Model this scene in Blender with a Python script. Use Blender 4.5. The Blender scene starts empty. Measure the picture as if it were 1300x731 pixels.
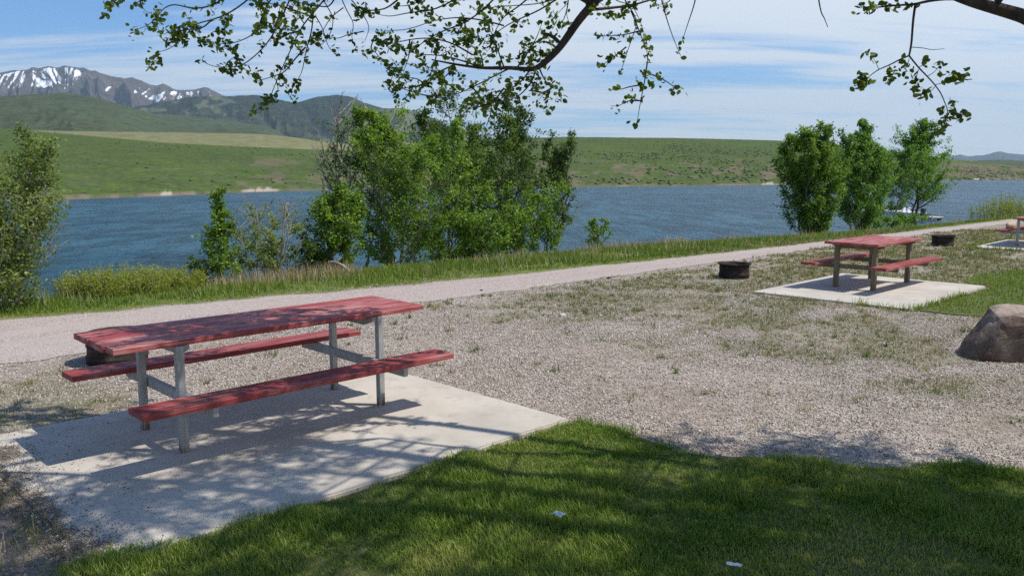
import bpy, bmesh, math, random
import numpy as np
from mathutils import Vector, Matrix
R = math.radians
S = bpy.context.scene
COL = S.collection

# ------------------------------------------------------------------ camera
F, PITCH, H = 1053.5, 0.1421, 1.897
cd = bpy.data.cameras.new('camera'); cam = bpy.data.objects.new('camera', cd); COL.objects.link(cam)
cam.location = (0, 0, H); cam.rotation_euler = (math.pi/2 - PITCH, 0, 0)
cd.sensor_width = 36; cd.lens = 36*F/1300; cd.clip_start = 0.05; cd.clip_end = 60000
S.camera = cam
# ------------------------------------------------------------------ sun, sky, exposure
SUN_TO = Vector((0.655, -0.0585, 1.0))
SUN_STRENGTH, SKY_STRENGTH = 4.9, 0.125
sl = bpy.data.lights.new('sun', 'SUN'); sl.energy = SUN_STRENGTH; sl.angle = R(0.53); sl.color = (1, .945, .86)
so = bpy.data.objects.new('sun', sl); COL.objects.link(so)
so.rotation_euler = (-SUN_TO).to_track_quat('-Z', 'Y').to_euler(); so.location = (20, -10, 60)
S.view_settings.view_transform = 'Standard'; S.view_settings.look = 'None'
S.view_settings.exposure = 0.08; S.view_settings.gamma = 1; S.view_settings.use_curve_mapping = False
S.render.engine = 'CYCLES'
S.cycles.use_denoising = False; S.cycles.use_adaptive_sampling = False
S.cycles.max_bounces = 8; S.cycles.transparent_max_bounces = 8; S.cycles.volume_bounces = 0
try: S.cycles.denoising_input_passes = 'RGB_ALBEDO_NORMAL'
except Exception: pass

class NT:
    """small helper to wire node trees"""
    def __init__(s, tree): s.t = tree; s.n = tree.nodes; s.l = tree.links
    def node(s, typ, **kw):
        n = s.n.new(typ)
        for k, v in kw.items(): setattr(n, k, v)
        return n
    def put(s, sock, v):
        if hasattr(v, 'is_linked') or isinstance(v, bpy.types.NodeSocket): s.l.new(v, sock)
        elif isinstance(v, (tuple, list)) and len(v) == 3 and sock.type == 'RGBA': sock.default_value = (*v, 1)
        else: sock.default_value = v
    def math(s, op, a, b=0.0, c=0.0, clamp=False):
        n = s.node('ShaderNodeMath', operation=op, use_clamp=clamp)
        s.put(n.inputs[0], a); s.put(n.inputs[1], b); s.put(n.inputs[2], c); return n.outputs[0]
    def vec(s, op, a, b):
        n = s.node('ShaderNodeVectorMath', operation=op); s.put(n.inputs[0], a)
        if op == 'SCALE': s.put(n.inputs[3], b); return n.outputs[0]
        s.put(n.inputs[1], b)
        return n.outputs[1] if op in ('DOT_PRODUCT', 'LENGTH') else n.outputs[0]
    def mix(s, f, a, b, mode='MIX'):
        n = s.node('ShaderNodeMix', data_type='RGBA', blend_type=mode)
        s.put(n.inputs[0], f); s.put(n.inputs[6], a); s.put(n.inputs[7], b); return n.outputs[2]
    def ss(s, x, a, b):
        n = s.node('ShaderNodeMapRange', interpolation_type='SMOOTHSTEP')
        s.put(n.inputs[0], x); n.inputs[1].default_value = a; n.inputs[2].default_value = b; return n.outputs[0]
    def noise(s, vec, scale, detail=4, rough=.55, col=False, dist=0):
        n = s.node('ShaderNodeTexNoise'); s.put(n.inputs['Vector'], vec)
        n.inputs['Scale'].default_value = scale; n.inputs['Detail'].default_value = detail
        n.inputs['Roughness'].default_value = rough; n.inputs['Distortion'].default_value = dist
        return n.outputs['Color' if col else 'Fac']
    def voro(s, vec, scale, out='Distance', rnd=1):
        n = s.node('ShaderNodeTexVoronoi'); s.put(n.inputs['Vector'], vec); n.inputs['Scale'].default_value = scale
        n.inputs['Randomness'].default_value = rnd; return n.outputs[out]
    def ramp(s, f, stops):
        n = s.node('ShaderNodeValToRGB'); s.put(n.inputs[0], f); e = n.color_ramp.elements
        while len(e) < len(stops): e.new(.5)
        for k, (p, c) in enumerate(stops): e[k].position = p; e[k].color = (*c, 1) if len(c) == 3 else c
        return n.outputs[0]
    def attr(s, name, out='Fac'): return s.node('ShaderNodeAttribute', attribute_name=name).outputs[out]
    def mapping(s, vec, scale=(1, 1, 1), rot=(0, 0, 0)):
        n = s.node('ShaderNodeMapping'); s.put(n.inputs[0], vec)
        n.inputs['Scale'].default_value = scale; n.inputs['Rotation'].default_value = rot; return n.outputs[0]
    def pos(s): return s.node('ShaderNodeNewGeometry').outputs['Position']
    def obj(s): return s.node('ShaderNodeTexCoord').outputs['Object']
    def bump(s, h, strength=.5, dist=.02, prev=None):
        n = s.node('ShaderNodeBump'); n.inputs['Strength'].default_value = strength
        n.inputs['Distance'].default_value = dist; s.put(n.inputs['Height'], h)
        if prev is not None: s.put(n.inputs['Normal'], prev)
        return n.outputs[0]

def material(name):
    m = bpy.data.materials.new(name); m.use_nodes = True
    g = NT(m.node_tree); b = g.n['Principled BSDF']; b.inputs['Roughness'].default_value = .85
    b.inputs['Specular IOR Level'].default_value = .25
    return m, g, b

# world: Nishita sky with thin streaked cirrus
W = bpy.data.worlds.new('World'); S.world = W; W.use_nodes = True
g = NT(W.node_tree); bg = g.n['Background']; bg.inputs['Strength'].default_value = SKY_STRENGTH
sky = g.node('ShaderNodeTexSky', sky_type='NISHITA', sun_disc=False)
sky.sun_elevation = math.atan2(1, math.hypot(SUN_TO.x, SUN_TO.y)); sky.sun_rotation = math.atan2(SUN_TO.x, SUN_TO.y)
sky.altitude = 1500; sky.air_density = 1.0; sky.dust_density = .6; sky.ozone_density = 2.2
dirv = g.node('ShaderNodeTexCoord').outputs['Generated']
sx = g.node('ShaderNodeSeparateXYZ'); g.put(sx.inputs[0], dirv)
zz = g.math('ADD', g.math('MAXIMUM', sx.outputs[2], 0.0), .10)
cb = g.node('ShaderNodeCombineXYZ'); g.put(cb.inputs[0], g.math('DIVIDE', sx.outputs[0], zz)); g.put(cb.inputs[1], g.math('DIVIDE', sx.outputs[1], zz))
pl = cb.outputs[0]
n1 = g.noise(g.mapping(pl, (.42, 1.5, 1), (0, 0, R(-8))), 1.1, 9, .58, dist=.5)
n2 = g.noise(g.mapping(pl, (.22, .55, 1), (0, 0, R(6))), .8, 4, .5)
n3 = g.noise(g.mapping(pl, (.9, 5.0, 1), (0, 0, R(-14))), 1.3, 6, .6, dist=.3)
dens = g.math('ADD', g.math('ADD', g.math('MULTIPLY', n1, .62), g.math('MULTIPLY', n2, .45)), g.math('MULTIPLY', n3, .22))
east = g.math('MULTIPLY', sx.outputs[0], .11)
cl = g.math('MULTIPLY', g.math('MULTIPLY', g.ss(g.math('ADD', dens, east), .51, .69), g.math('SUBTRACT', 1.0, g.ss(sx.outputs[2], .28, .6))), .92)
lowhaze = g.math('MULTIPLY', g.math('SUBTRACT', 1.0, g.ss(sx.outputs[2], 0.0, .16)), .22)
skyc = g.mix(1, sky.outputs[0], (.56, .89, 1.20), 'MULTIPLY')
skyc = g.mix(lowhaze, skyc, (4.2, 5.6, 7.0))
skyc = g.mix(cl, skyc, (6.9, 7.3, 7.7))
g.put(bg.inputs['Color'], skyc)

# ------------------------------------------------------------------ generic helpers
rng = np.random.default_rng(7)
random.seed(5)
def hash2(ix, iy, seed):
    h = (ix.astype(np.int64)*374761393 + iy.astype(np.int64)*668265263 + seed*982451653) & 0xffffffff
    h = ((h ^ (h >> 13))*1274126177) & 0xffffffff
    return ((h ^ (h >> 16)) & 0xffff)/65535.0
def vnoise(x, y, seed=0):
    x = np.asarray(x, float); y = np.asarray(y, float)
    ix, iy = np.floor(x), np.floor(y); fx, fy = x-ix, y-iy
    fx = fx*fx*(3-2*fx); fy = fy*fy*(3-2*fy)
    a, b = hash2(ix, iy, seed), hash2(ix+1, iy, seed); c, d = hash2(ix, iy+1, seed), hash2(ix+1, iy+1, seed)
    return (a*(1-fx)+b*fx)*(1-fy)+(c*(1-fx)+d*fx)*fy
def fbm(x, y, oct=5, seed=0, gain=.5):
    s = 0; a = 1; t = 0
    for k in range(oct):
        s = s + a*vnoise(np.asarray(x)*2**k, np.asarray(y)*2**k, seed+k); t += a; a *= gain
    return s/t
def ridged(x, y, oct=5, seed=0):
    s = 0; a = 1; t = 0
    for k in range(oct):
        s = s + a*(1-np.abs(2*vnoise(np.asarray(x)*2**k, np.asarray(y)*2**k, seed+k)-1)); t += a; a *= .5
    return s/t
def sstep(x, a, b):
    if np.ndim(x) == 0 and np.ndim(b) > 0: x, a, b = b, x, a      # also takes (edge0, edge1, x)
    t = np.clip((np.asarray(x, float)-a)/(b-a), 0, 1); return t*t*(3-2*t)
def tag(o, label=None, cat=None, group=None, kind=None):
    if label: o['label'] = label
    if cat: o['category'] = cat
    if group: o['group'] = group
    if kind: o['kind'] = kind
    return o
def link(name, me, mat=None, parent=None, loc=None, rz=0):
    o = bpy.data.objects.new(name, me); COL.objects.link(o)
    if mat is not None and me is not None:
        if isinstance(mat, (list, tuple)):
            for m in mat: me.materials.append(m)
        else: me.materials.append(mat)
    if parent is not None: o.parent = parent
    if loc is not None: o.location = loc
    if rz: o.rotation_euler = (0, 0, rz)
    return o
def empty(name, loc, rz=0):
    return link(name, None, loc=loc, rz=rz)
def copy_tree(o, parent=None):
    c = o.copy(); COL.objects.link(c)
    if parent is not None: c.parent = parent
    for ch in [x for x in COL.objects if x.parent == o]: copy_tree(ch, c)
    return c
def np_mesh(name, V, Fc, attrs=None, smooth=False):
    """V (n,3), Fc (m,k) uniform polygons; attrs {name:(domain, array)}"""
    me = bpy.data.meshes.new(name); V = np.asarray(V, np.float32); Fc = np.asarray(Fc, np.int32)
    m, k = Fc.shape
    me.vertices.add(len(V)); me.vertices.foreach_set('co', V.ravel())
    me.loops.add(m*k); me.loops.foreach_set('vertex_index', Fc.ravel())
    me.polygons.add(m); me.polygons.foreach_set('loop_start', np.arange(m, dtype=np.int32)*k)
    me.polygons.foreach_set('loop_total', np.full(m, k, np.int32))
    if smooth: me.polygons.foreach_set('use_smooth', np.ones(m, bool))
    for an, (dom, arr) in (attrs or {}).items():
        a = me.attributes.new(an, 'FLOAT', dom); a.data.foreach_set('value', np.asarray(arr, np.float32).ravel())
    me.update(calc_edges=True); me.validate()
    return me
def merge(parts):
    vs, fs, n = [], [], 0
    for v, f in parts:
        vs.append(np.asarray(v, float)); fs.append(np.asarray(f, int)+n); n += len(v)
    return np.concatenate(vs), np.concatenate(fs)
def tube(pts, radii, sides=6):
    """open tube with quads; ends pinched shut by a tiny ring"""
    pts = np.asarray(pts, float); radii = np.asarray(radii, float)
    t = np.gradient(pts, axis=0); t /= np.linalg.norm(t, axis=1, keepdims=True)+1e-9
    ref = np.array([.31, .93, .17]) if abs(t[0, 2]) > .6 else np.array([0.05, .1, 1.])
    a = np.cross(t, ref); a /= np.linalg.norm(a, axis=1, keepdims=True)+1e-9; b = np.cross(t, a)
    th = np.linspace(0, 2*np.pi, sides, endpoint=False)
    ring = a[:, None]*np.cos(th)[None, :, None]+b[:, None]*np.sin(th)[None, :, None]
    V = (pts[:, None]+ring*radii[:, None, None]).reshape(-1, 3)
    n = len(pts); i = np.arange(n-1)[:, None]*sides; j = np.arange(sides)[None]; j2 = (j+1) % sides
    Q = np.stack([i+j, i+j2, i+sides+j2, i+sides+j], -1).reshape(-1, 4)
    return V, Q
def ray(px, py):
    a = (np.asarray(px, float)-650)/F; b = -(np.asarray(py, float)-365.5)/F; c, s = math.cos(PITCH), math.sin(PITCH)
    return a, c+b*s, -s+b*c
def onz(px, py, z=0.0):
    dx, dy, dz = ray(px, py); t = (z-H)/dz; return dx*t, dy*t
def atd(px, py, d):
    dx, dy, dz = ray(px, py); return np.array([dx/dy*d, d, H+dz/dy*d])
def pix(P):
    P = np.asarray(P, float)-np.array([0, 0, H]); c, s = math.cos(PITCH), math.sin(PITCH)
    d = P[..., 1]*c-P[..., 2]*s; u = P[..., 1]*s+P[..., 2]*c
    return 650+F*P[..., 0]/d, 365.5-F*u/d
Q2 = math.sqrt(.5)
def uv(x, y): return (np.asarray(x)+np.asarray(y))*Q2, (np.asarray(y)-np.asarray(x))*Q2
def xy(u, v): return (np.asarray(u)-np.asarray(v))*Q2, (np.asarray(u)+np.asarray(v))*Q2
WATER_Z = -2.25
def gz(x, y):
    u, v = uv(x, y)
    base = -.035-.0085*np.clip(u-5, 0, 90)
    d = np.clip(v-12.9+2.1*sstep(u, 14, 34), 0, None)
    slope = .205*d*sstep(d, -.5, 2.2)
    mound = .029*sstep(u, 1.6, 1.25)*sstep(v, 7.6, 6.6)*sstep(u, -3, -1)*sstep(v, 2.5, 3.5)
    return np.maximum(base-slope+mound, -4.5)
def road_edges(u):
    u = np.asarray(u, float)
    near = 9.42+.30*sstep(u, 3, 24)+.42*(fbm(u*.8, u*0+3, 3, 11)-.5)+.24*(fbm(u*4.1, u*0, 4, 12)-.5)
    far = 10.58+2.35*np.exp(-np.clip(u, -2, 200)/6.5)+.22*(fbm(u*.7, u*0+9, 3, 21)-.5)+.12*(vnoise(u*2.7, u*0, 22)-.5)
    return near, far
PADS = [(1.25, 4.06, 4.68, 6.72, 0.0), (12.2, 4.2, 15.62, 6.68, -.07), (24.4, 4.5, 27.8, 7.0, -.17)]
def pad_mask(u, v, grow=0.0):
    m = np.zeros(np.shape(u), bool)
    for a, b, c, d, z in PADS: m |= (u > a-grow) & (u < c+grow) & (v > b-grow) & (v < d+grow)
    return m
def weed_density(x, y):
    u, v = uv(x, y)
    n = fbm(u*.45+3, v*.8+7, 4, 40); n2 = fbm(u*1.7, v*2.2, 3, 47)
    base = .17+1.0*sstep(u, 6.6, 9.2)*sstep(9.7, 8.4, v)-.25*sstep(u, 11.5, 12.5)*(1-sstep(u, 14, 16))*sstep(v, 6.9, 5.0)
    base = base+.75*sstep(u, 15, 19)
    base = base+.5*sstep(3.2, 2.2, u)*sstep(v, 6.6, 7.2)*sstep(9.0, 8.2, v)
    near = .75*sstep(u, 11.0, 12.0)*(1-sstep(u, 16, 17))*sstep(v, 6.5, 6.8)*sstep(8.6, 7.8, v)
    w = base+near*.7
    w = w*(.40+.75*sstep(n, .30, .58))*(.40+1.0*sstep(n2, .34, .66))
    _, far = road_edges(u); nr, _ = road_edges(u)
    on_road = (v > nr+.05) & (v < far-.05)
    w = np.where(on_road, 0, w); w = np.where(pad_mask(u, v), 0, w)
    return np.clip(w, 0, 1.2)

# ------------------------------------------------------------------ materials
def leaf_mat(name, dark, mid, light, trans=.5):
    m, g, b = material(name)
    c = g.ramp(g.attr('var'), [(0, dark), (.5, mid), (1, light)])
    g.put(b.inputs['Base Color'], c); b.inputs['Roughness'].default_value = .5; b.inputs['Specular IOR Level'].default_value = .35
    tr = g.node('ShaderNodeBsdfTranslucent'); g.put(tr.inputs['Color'], g.mix(1, c, (1.25, 1.2, .55), 'MULTIPLY'))
    mx = g.node('ShaderNodeMixShader'); mx.inputs[0].default_value = trans
    g.l.new(b.outputs[0], mx.inputs[1]); g.l.new(tr.outputs[0], mx.inputs[2])
    g.l.new(mx.outputs[0], g.n['Material Output'].inputs['Surface'])
    return m
def bark_mat(name, a, bcol, scale=14):
    m, g, b = material(name); p = g.obj()
    n = g.noise(g.mapping(p, (1, 1, .25)), scale, 5, .65)
    g.put(b.inputs['Base Color'], g.ramp(n, [(.3, a), (.7, bcol)]))
    g.put(b.inputs['Normal'], g.bump(n, .6, .02)); return m
M = {}
M['bark_grey'] = bark_mat('grey bark', (.06, .05, .04), (.22, .19, .155))
M['bark_pale'] = bark_mat('pale bark', (.16, .14, .11), (.42, .38, .31))
M['bark_dark'] = bark_mat('dark bark', (.03, .024, .02), (.095, .078, .062), 10)
M['leaf_poplar'] = leaf_mat('poplar leaf', (0.058, 0.122, 0.018), (0.143, 0.264, 0.034), (0.272, 0.401, 0.058))
M['leaf_dark'] = leaf_mat('dark poplar leaf', (0.031, 0.066, 0.016), (0.074, 0.138, 0.028), (0.156, 0.234, 0.048))
M['leaf_olive'] = leaf_mat('olive poplar leaf', (0.058, 0.121, 0.015), (0.132, 0.248, 0.030), (0.227, 0.348, 0.048))
M['leaf_right'] = leaf_mat('aspen leaf', (0.048, 0.120, 0.022), (0.127, 0.261, 0.041), (0.245, 0.394, 0.071))
M['leaf_willow'] = leaf_mat('willow leaf', (0.156, 0.215, 0.021), (0.305, 0.370, 0.036), (0.442, 0.481, 0.072))
M['leaf_grey'] = leaf_mat('grey green leaf', (0.079, 0.134, 0.035), (0.187, 0.257, 0.072), (0.337, 0.390, 0.125))
M['leaf_elm'] = leaf_mat('elm leaf', (.04, .075, .008), (.095, .16, .018), (.19, .26, .04), .5)
M['lawn'] = leaf_mat('lawn blades', (.050, .115, .010), (.140, .245, .024), (.37, .38, .11), .35)
M['bankgrass'] = leaf_mat('bank grass blades', (.08, .15, .014), (.165, .255, .028), (.34, .33, .10), .35)
M['dry'] = leaf_mat('dry grass stems', (.26, .20, .11), (.42, .34, .21), (.58, .49, .33), .25)
M['weed'] = leaf_mat('weed blades', (.06, .115, .022), (.16, .185, .06), (.42, .32, .20), .3)

# ground
m, g, b = material('gravelly ground'); P = g.pos(); M['ground'] = m
cell = g.voro(P, 88, 'Color'); sep = g.node('ShaderNodeSeparateColor'); g.put(sep.inputs[0], cell)
stone = g.ramp(sep.outputs[0], [(0, (.16, .135, .115)), (.35, (.35, .30, .255)), (.7, (.50, .435, .375)), (1, (.70, .62, .545))])
big = g.noise(P, .55, 5, .6); fine = g.noise(P, 9, 6, .7)
soil = g.ramp(fine, [(.3, (.23, .185, .145)), (.7, (.42, .35, .285))])
gcol = g.mix(g.ss(g.math('ADD', g.math('MULTIPLY', big, .6), g.math('MULTIPLY', fine, .5)), .42, .68), soil, stone)
gcol = g.mix(g.ss(g.noise(P, 1.3, 4, .6), .56, .72), gcol, g.mix(.6, gcol, (.36, .26, .205)))
wd = g.attr('weed'); wn = g.noise(P, 22, 4, .7)
green = g.ramp(g.noise(P, 35, 3, .7), [(.3, (.11, .125, .05)), (.5, (.20, .19, .10)), (.7, (.32, .245, .17))])
gcol = g.mix(g.math('MULTIPLY', g.ss(g.math('ADD', wd, g.math('MULTIPLY', wn, .8)), .60, 1.15), .55), gcol, green)
bk = g.attr('bank')
bcol = g.ramp(g.noise(P, 3.5, 6, .7), [(.3, (.08, .13, .02)), (.52, (.14, .18, .035)), (.75, (.27, .23, .11))])
gcol = g.mix(bk, gcol, bcol)
dt = g.attr('dirt')
dcol = g.ramp(g.noise(P, 26, 6, .75), [(.3, (.13, .10, .078)), (.5, (.235, .19, .15)), (.7, (.38, .32, .265))])
gcol = g.mix(g.ss(g.math('ADD', dt, g.math('MULTIPLY', g.math('SUBTRACT', fine, .5), .8)), .35, .6), gcol, dcol)
g.put(b.inputs['Base Color'], gcol); b.inputs['Roughness'].default_value = .95
nb = g.bump(g.voro(P, 88), .8, .012); g.put(b.inputs['Normal'], g.bump(fine, .5, .05, nb))
# road
m, g, b = material('pale gravel road'); P = g.pos(); M['road'] = m
uvm = g.mapping(P, (1, 1, 1), (0, 0, R(-45)))
tr = g.noise(g.mapping(uvm, (.10, 2.2, 1)), 1.0, 4, .55)
cell = g.voro(P, 85, 'Color'); sep = g.node('ShaderNodeSeparateColor'); g.put(sep.inputs[0], cell)
c1 = g.ramp(sep.outputs[1], [(0, (.21, .168, .148)), (.5, (.40, .33, .292)), (1, (.60, .52, .47))])
c2 = g.mix(g.math('MULTIPLY', g.ss(tr, .4, .62), .6), c1, (.44, .375, .335))
c2 = g.mix(g.math('MULTIPLY', g.ss(g.noise(P, 1.6, 6, .65), .55, .75), .45), c2, (.33, .28, .25))
g.put(b.inputs['Base Color'], c2); b.inputs['Roughness'].default_value = .95
g.put(b.inputs['Normal'], g.bump(g.voro(P, 85), .6, .012, g.bump(tr, .4, .05)))
# concrete
m, g, b = material('pale concrete'); P = g.pos(); M['concrete'] = m
n = g.noise(P, 1.4, 6, .65); n2 = g.noise(P, 60, 4, .7); n3 = g.noise(P, 6, 5, .7)
c = g.ramp(n, [(.25, (.40, .36, .305)), (.55, (.51, .465, .40)), (.8, (.57, .53, .47))])
c = g.mix(g.math('MULTIPLY', g.ss(n3, .50, .70), .5), c, (.34, .295, .24))
c = g.mix(g.math('MULTIPLY', g.ss(n2, .58, .75), .35), c, (.28, .26, .23))
g.put(b.inputs['Base Color'], c); b.inputs['Roughness'].default_value = .9
g.put(b.inputs['Normal'], g.bump(n2, .25, .004, g.bump(n3, .15, .01)))
# lawn soil
m, g, b = material('lawn soil'); P = g.pos(); M['lawnsoil'] = m
n = g.noise(P, 11, 6, .7); n2 = g.noise(P, 1.8, 4, .6)
c = g.ramp(n, [(.3, (.05, .075, .016)), (.52, (.10, .115, .03)), (.7, (.22, .19, .10))])
g.put(b.inputs['Base Color'], g.mix(g.ss(n2, .58, .75), c, (.15, .125, .08)))
g.put(b.inputs['Normal'], g.bump(n, .8, .03))
# stones
m, g, b = material('loose gravel stones'); M['stones'] = m
c = g.ramp(g.attr('var'), [(0, (.12, .10, .088)), (.3, (.30, .255, .22)), (.65, (.47, .405, .35)), (.93, (.60, .535, .475)), (1, (.74, .69, .63))])
g.put(b.inputs['Base Color'], c)
# litter
m, g, b = material('dry leaf litter'); M['litter'] = m
g.put(b.inputs['Base Color'], g.ramp(g.attr('var'), [(0, (.10, .078, .058)), (.55, (.22, .178, .14)), (.9, (.33, .28, .225)), (1, (.5, .45, .38))]))
# red paint on boards, worn along the grain
def paint(name, red, worn, amount):
    m, g, b = material(name); p = g.obj()
    grain = g.noise(g.mapping(p, (.35, 9, 9)), 5, 6, .7); patch = g.noise(g.mapping(p, (.55, 2.2, 2.2)), 3.2, 6, .68)
    fine = g.noise(g.mapping(p, (1.5, 30, 30)), 4, 3, .6)
    c = g.mix(g.ss(fine, .35, .7), red, tuple(x*.72 for x in red))
    w = g.ss(g.math('ADD', g.math('MULTIPLY', grain, .6), g.math('MULTIPLY', patch, .55)), .62-amount, .72-amount*.55)
    c = g.mix(g.math('MULTIPLY', w, .75), c, worn)
    dark = g.ss(g.noise(g.mapping(p, (.5, 12, 12)), 7, 5, .7), .62, .74)
    c = g.mix(g.math('MULTIPLY', dark, .75), c, (.055, .018, .018))
    spot = g.ss(g.noise(g.mapping(p, (1, 2, 2)), 13, 5, .7), .66, .72)
    c = g.mix(g.math('MULTIPLY', spot, .7), c, (.40, .30, .27))
    g.put(b.inputs['Base Color'], c); b.inputs['Roughness'].default_value = .62; b.inputs['Specular IOR Level'].default_value = .3
    g.put(b.inputs['Normal'], g.bump(fine, .35, .003, g.bump(grain, .4, .006))); return m
M['paint_top'] = paint('worn red paint on tabletop', (.31, .052, .05), (.50, .25, .23), .09)
M['paint_seat'] = paint('worn red paint on seat', (.28, .045, .042), (.43, .18, .165), .07)
m, g, b = material('weathered grey metal post'); p = g.obj(); M['post'] = m
n = g.noise(g.mapping(p, (6, 6, 1.2)), 5, 6, .7); sp = g.node('ShaderNodeSeparateXYZ'); g.put(sp.inputs[0], p)
c = g.ramp(n, [(.3, (.26, .26, .245)), (.55, (.37, .37, .355)), (.75, (.47, .47, .45))])
rust = g.math('SUBTRACT', g.ss(n, .35, .6), g.ss(sp.outputs[2], .02, .13))
c = g.mix(g.math('MAXIMUM', rust, 0), c, (.13, .085, .045))
g.put(b.inputs['Base Color'], c); b.inputs['Metallic'].default_value = .15; b.inputs['Roughness'].default_value = .55
m, g, b = material('weathered brown wood post'); p = g.obj(); M['woodpost'] = m
n = g.noise(g.mapping(p, (14, 14, .9)), 4, 6, .7)
g.put(b.inputs['Base Color'], g.ramp(n, [(.3, (.10, .083, .05)), (.55, (.20, .17, .11)), (.8, (.32, .28, .20))]))
g.put(b.inputs['Normal'], g.bump(n, .5, .006))
m, g, b = material('steel bolt'); M['bolt'] = m; b.inputs['Base Color'].default_value = (.22, .2, .19, 1); b.inputs['Metallic'].default_value = .8; b.inputs['Roughness'].default_value = .5
m, g, b = material('rusty steel'); p = g.obj(); M['rust'] = m
n = g.noise(p, 9, 7, .7); n2 = g.noise(g.mapping(p, (1, 1, 3)), 4, 4, .6)
c = g.ramp(n, [(.3, (.012, .010, .009)), (.55, (.036, .025, .021)), (.75, (.10, .068, .055))])
g.put(b.inputs['Base Color'], g.mix(g.math('MULTIPLY', g.ss(n2, .55, .72), .5), c, (.16, .12, .105))); b.inputs['Roughness'].default_value = .75; b.inputs['Metallic'].default_value = .25
g.put(b.inputs['Normal'], g.bump(n, .4, .006))
m, g, b = material('ash and charcoal'); p = g.obj(); M['ash'] = m
g.put(b.inputs['Base Color'], g.ramp(g.noise(p, 14, 6, .7), [(.35, (.012, .011, .01)), (.6, (.07, .065, .06)), (.75, (.25, .24, .23))]))
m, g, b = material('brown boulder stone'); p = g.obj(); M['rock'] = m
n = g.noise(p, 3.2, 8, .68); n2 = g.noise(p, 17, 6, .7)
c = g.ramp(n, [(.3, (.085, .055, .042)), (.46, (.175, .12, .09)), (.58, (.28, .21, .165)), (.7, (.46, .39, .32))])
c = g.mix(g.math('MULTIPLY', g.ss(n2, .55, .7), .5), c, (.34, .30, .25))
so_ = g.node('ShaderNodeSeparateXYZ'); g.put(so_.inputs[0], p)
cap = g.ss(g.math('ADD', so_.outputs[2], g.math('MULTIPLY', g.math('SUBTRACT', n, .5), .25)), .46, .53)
c = g.mix(g.math('MULTIPLY', cap, .9), c, (.46, .37, .30))  # paler top: stone's own pale tone plus sunlit brightness put into the colour
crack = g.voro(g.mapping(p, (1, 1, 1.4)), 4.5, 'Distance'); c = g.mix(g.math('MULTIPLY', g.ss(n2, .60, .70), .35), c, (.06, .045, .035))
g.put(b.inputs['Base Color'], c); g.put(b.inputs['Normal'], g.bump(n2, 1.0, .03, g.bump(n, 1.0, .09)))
m, g, b = material('pale stone'); p = g.obj(); M['palestone'] = m
g.put(b.inputs['Base Color'], g.ramp(g.noise(p, 8, 5, .7), [(.3, (.42, .40, .37)), (.7, (.62, .60, .56))]))
m, g, b = material('dark stone'); p = g.obj(); M['darkstone'] = m
g.put(b.inputs['Base Color'], g.ramp(g.noise(p, 20, 5, .7), [(.3, (.05, .045, .042)), (.7, (.13, .12, .11))]))
m, g, b = material('white paper'); p = g.obj(); M['paper'] = m
g.put(b.inputs['Base Color'], g.ramp(g.noise(p, 40, 4, .7), [(.35, (.5, .5, .52)), (.6, (.74, .75, .78))]))
m, g, b = material('white boat paint'); p = g.obj(); M['boatwhite'] = m
g.put(b.inputs['Base Color'], g.ramp(g.noise(p, 2, 4, .6), [(.3, (.70, .70, .69)), (.7, (.80, .80, .79))])); b.inputs['Roughness'].default_value = .3; b.inputs['Specular IOR Level'].default_value = .5
m, g, b = material('boat dark glass'); M['boatglass'] = m; b.inputs['Base Color'].default_value = (.03, .04, .05, 1); b.inputs['Roughness'].default_value = .1; b.inputs['Specular IOR Level'].default_value = .6
m, g, b = material('weathered dock boards'); p = g.obj(); M['dock'] = m
g.put(b.inputs['Base Color'], g.ramp(g.noise(g.mapping(p, (1, 8, 1)), 4, 5, .6), [(.3, (.40, .37, .32)), (.7, (.62, .59, .53))]))
m, g, b = material('tan cloth'); p = g.obj(); M['tan'] = m
g.put(b.inputs['Base Color'], g.ramp(g.noise(p, 12, 5, .6), [(.3, (.42, .32, .20)), (.7, (.62, .51, .36))]))
# water
m, g, b = material('wind ruffled lake water'); P = g.pos(); M['water'] = m
w1 = g.noise(g.mapping(P, (.8, 1.5, 1), (0, 0, R(20))), .85, 6, .62, dist=.4)
w2 = g.noise(g.mapping(P, (1, 1.9, 1), (0, 0, R(12))), 3.2, 4, .6)
wb = g.noise(g.mapping(P, (.02, .05, 1), (0, 0, R(25))), 1.0, 4, .6)
deep = g.ramp(wb, [(.35, (.018, .080, .130)), (.65, (.046, .138, .200))])
w0 = g.noise(g.mapping(P, (.55, .30, 1), (0, 0, R(-25))), .9, 5, .6, dist=.6)
chop = g.noise(g.mapping(P, (.5, .16, 1)), 1.0, 5, .7)
deep = g.mix(g.math('MULTIPLY', g.ss(chop, .42, .60), .68), deep, (.006, .034, .060))  # dark streaks: shading of the ripple slopes put into the base colour
crest = g.ss(g.math('ADD', g.math('MULTIPLY', w1, .6), g.math('MULTIPLY', w2, .4)), .63, .70)
g.put(b.inputs['Base Color'], g.mix(g.math('MULTIPLY', g.math('MAXIMUM', g.math('MULTIPLY', crest, .45), g.math('MULTIPLY', g.ss(chop, .66, .74), .6)), .9), deep, (.34, .41, .46)))  # pale flecks: whitecaps, plus ripple glitter painted into the colour
b.inputs['Roughness'].default_value = .25; b.inputs['IOR'].default_value = 1.33; b.inputs['Specular IOR Level'].default_value = .11
g.put(b.inputs['Normal'], g.bump(w2, .9, .10, g.bump(w1, 1.0, .55, g.bump(g.math('ADD', w0, chop), 1.0, 1.3))))
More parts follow.
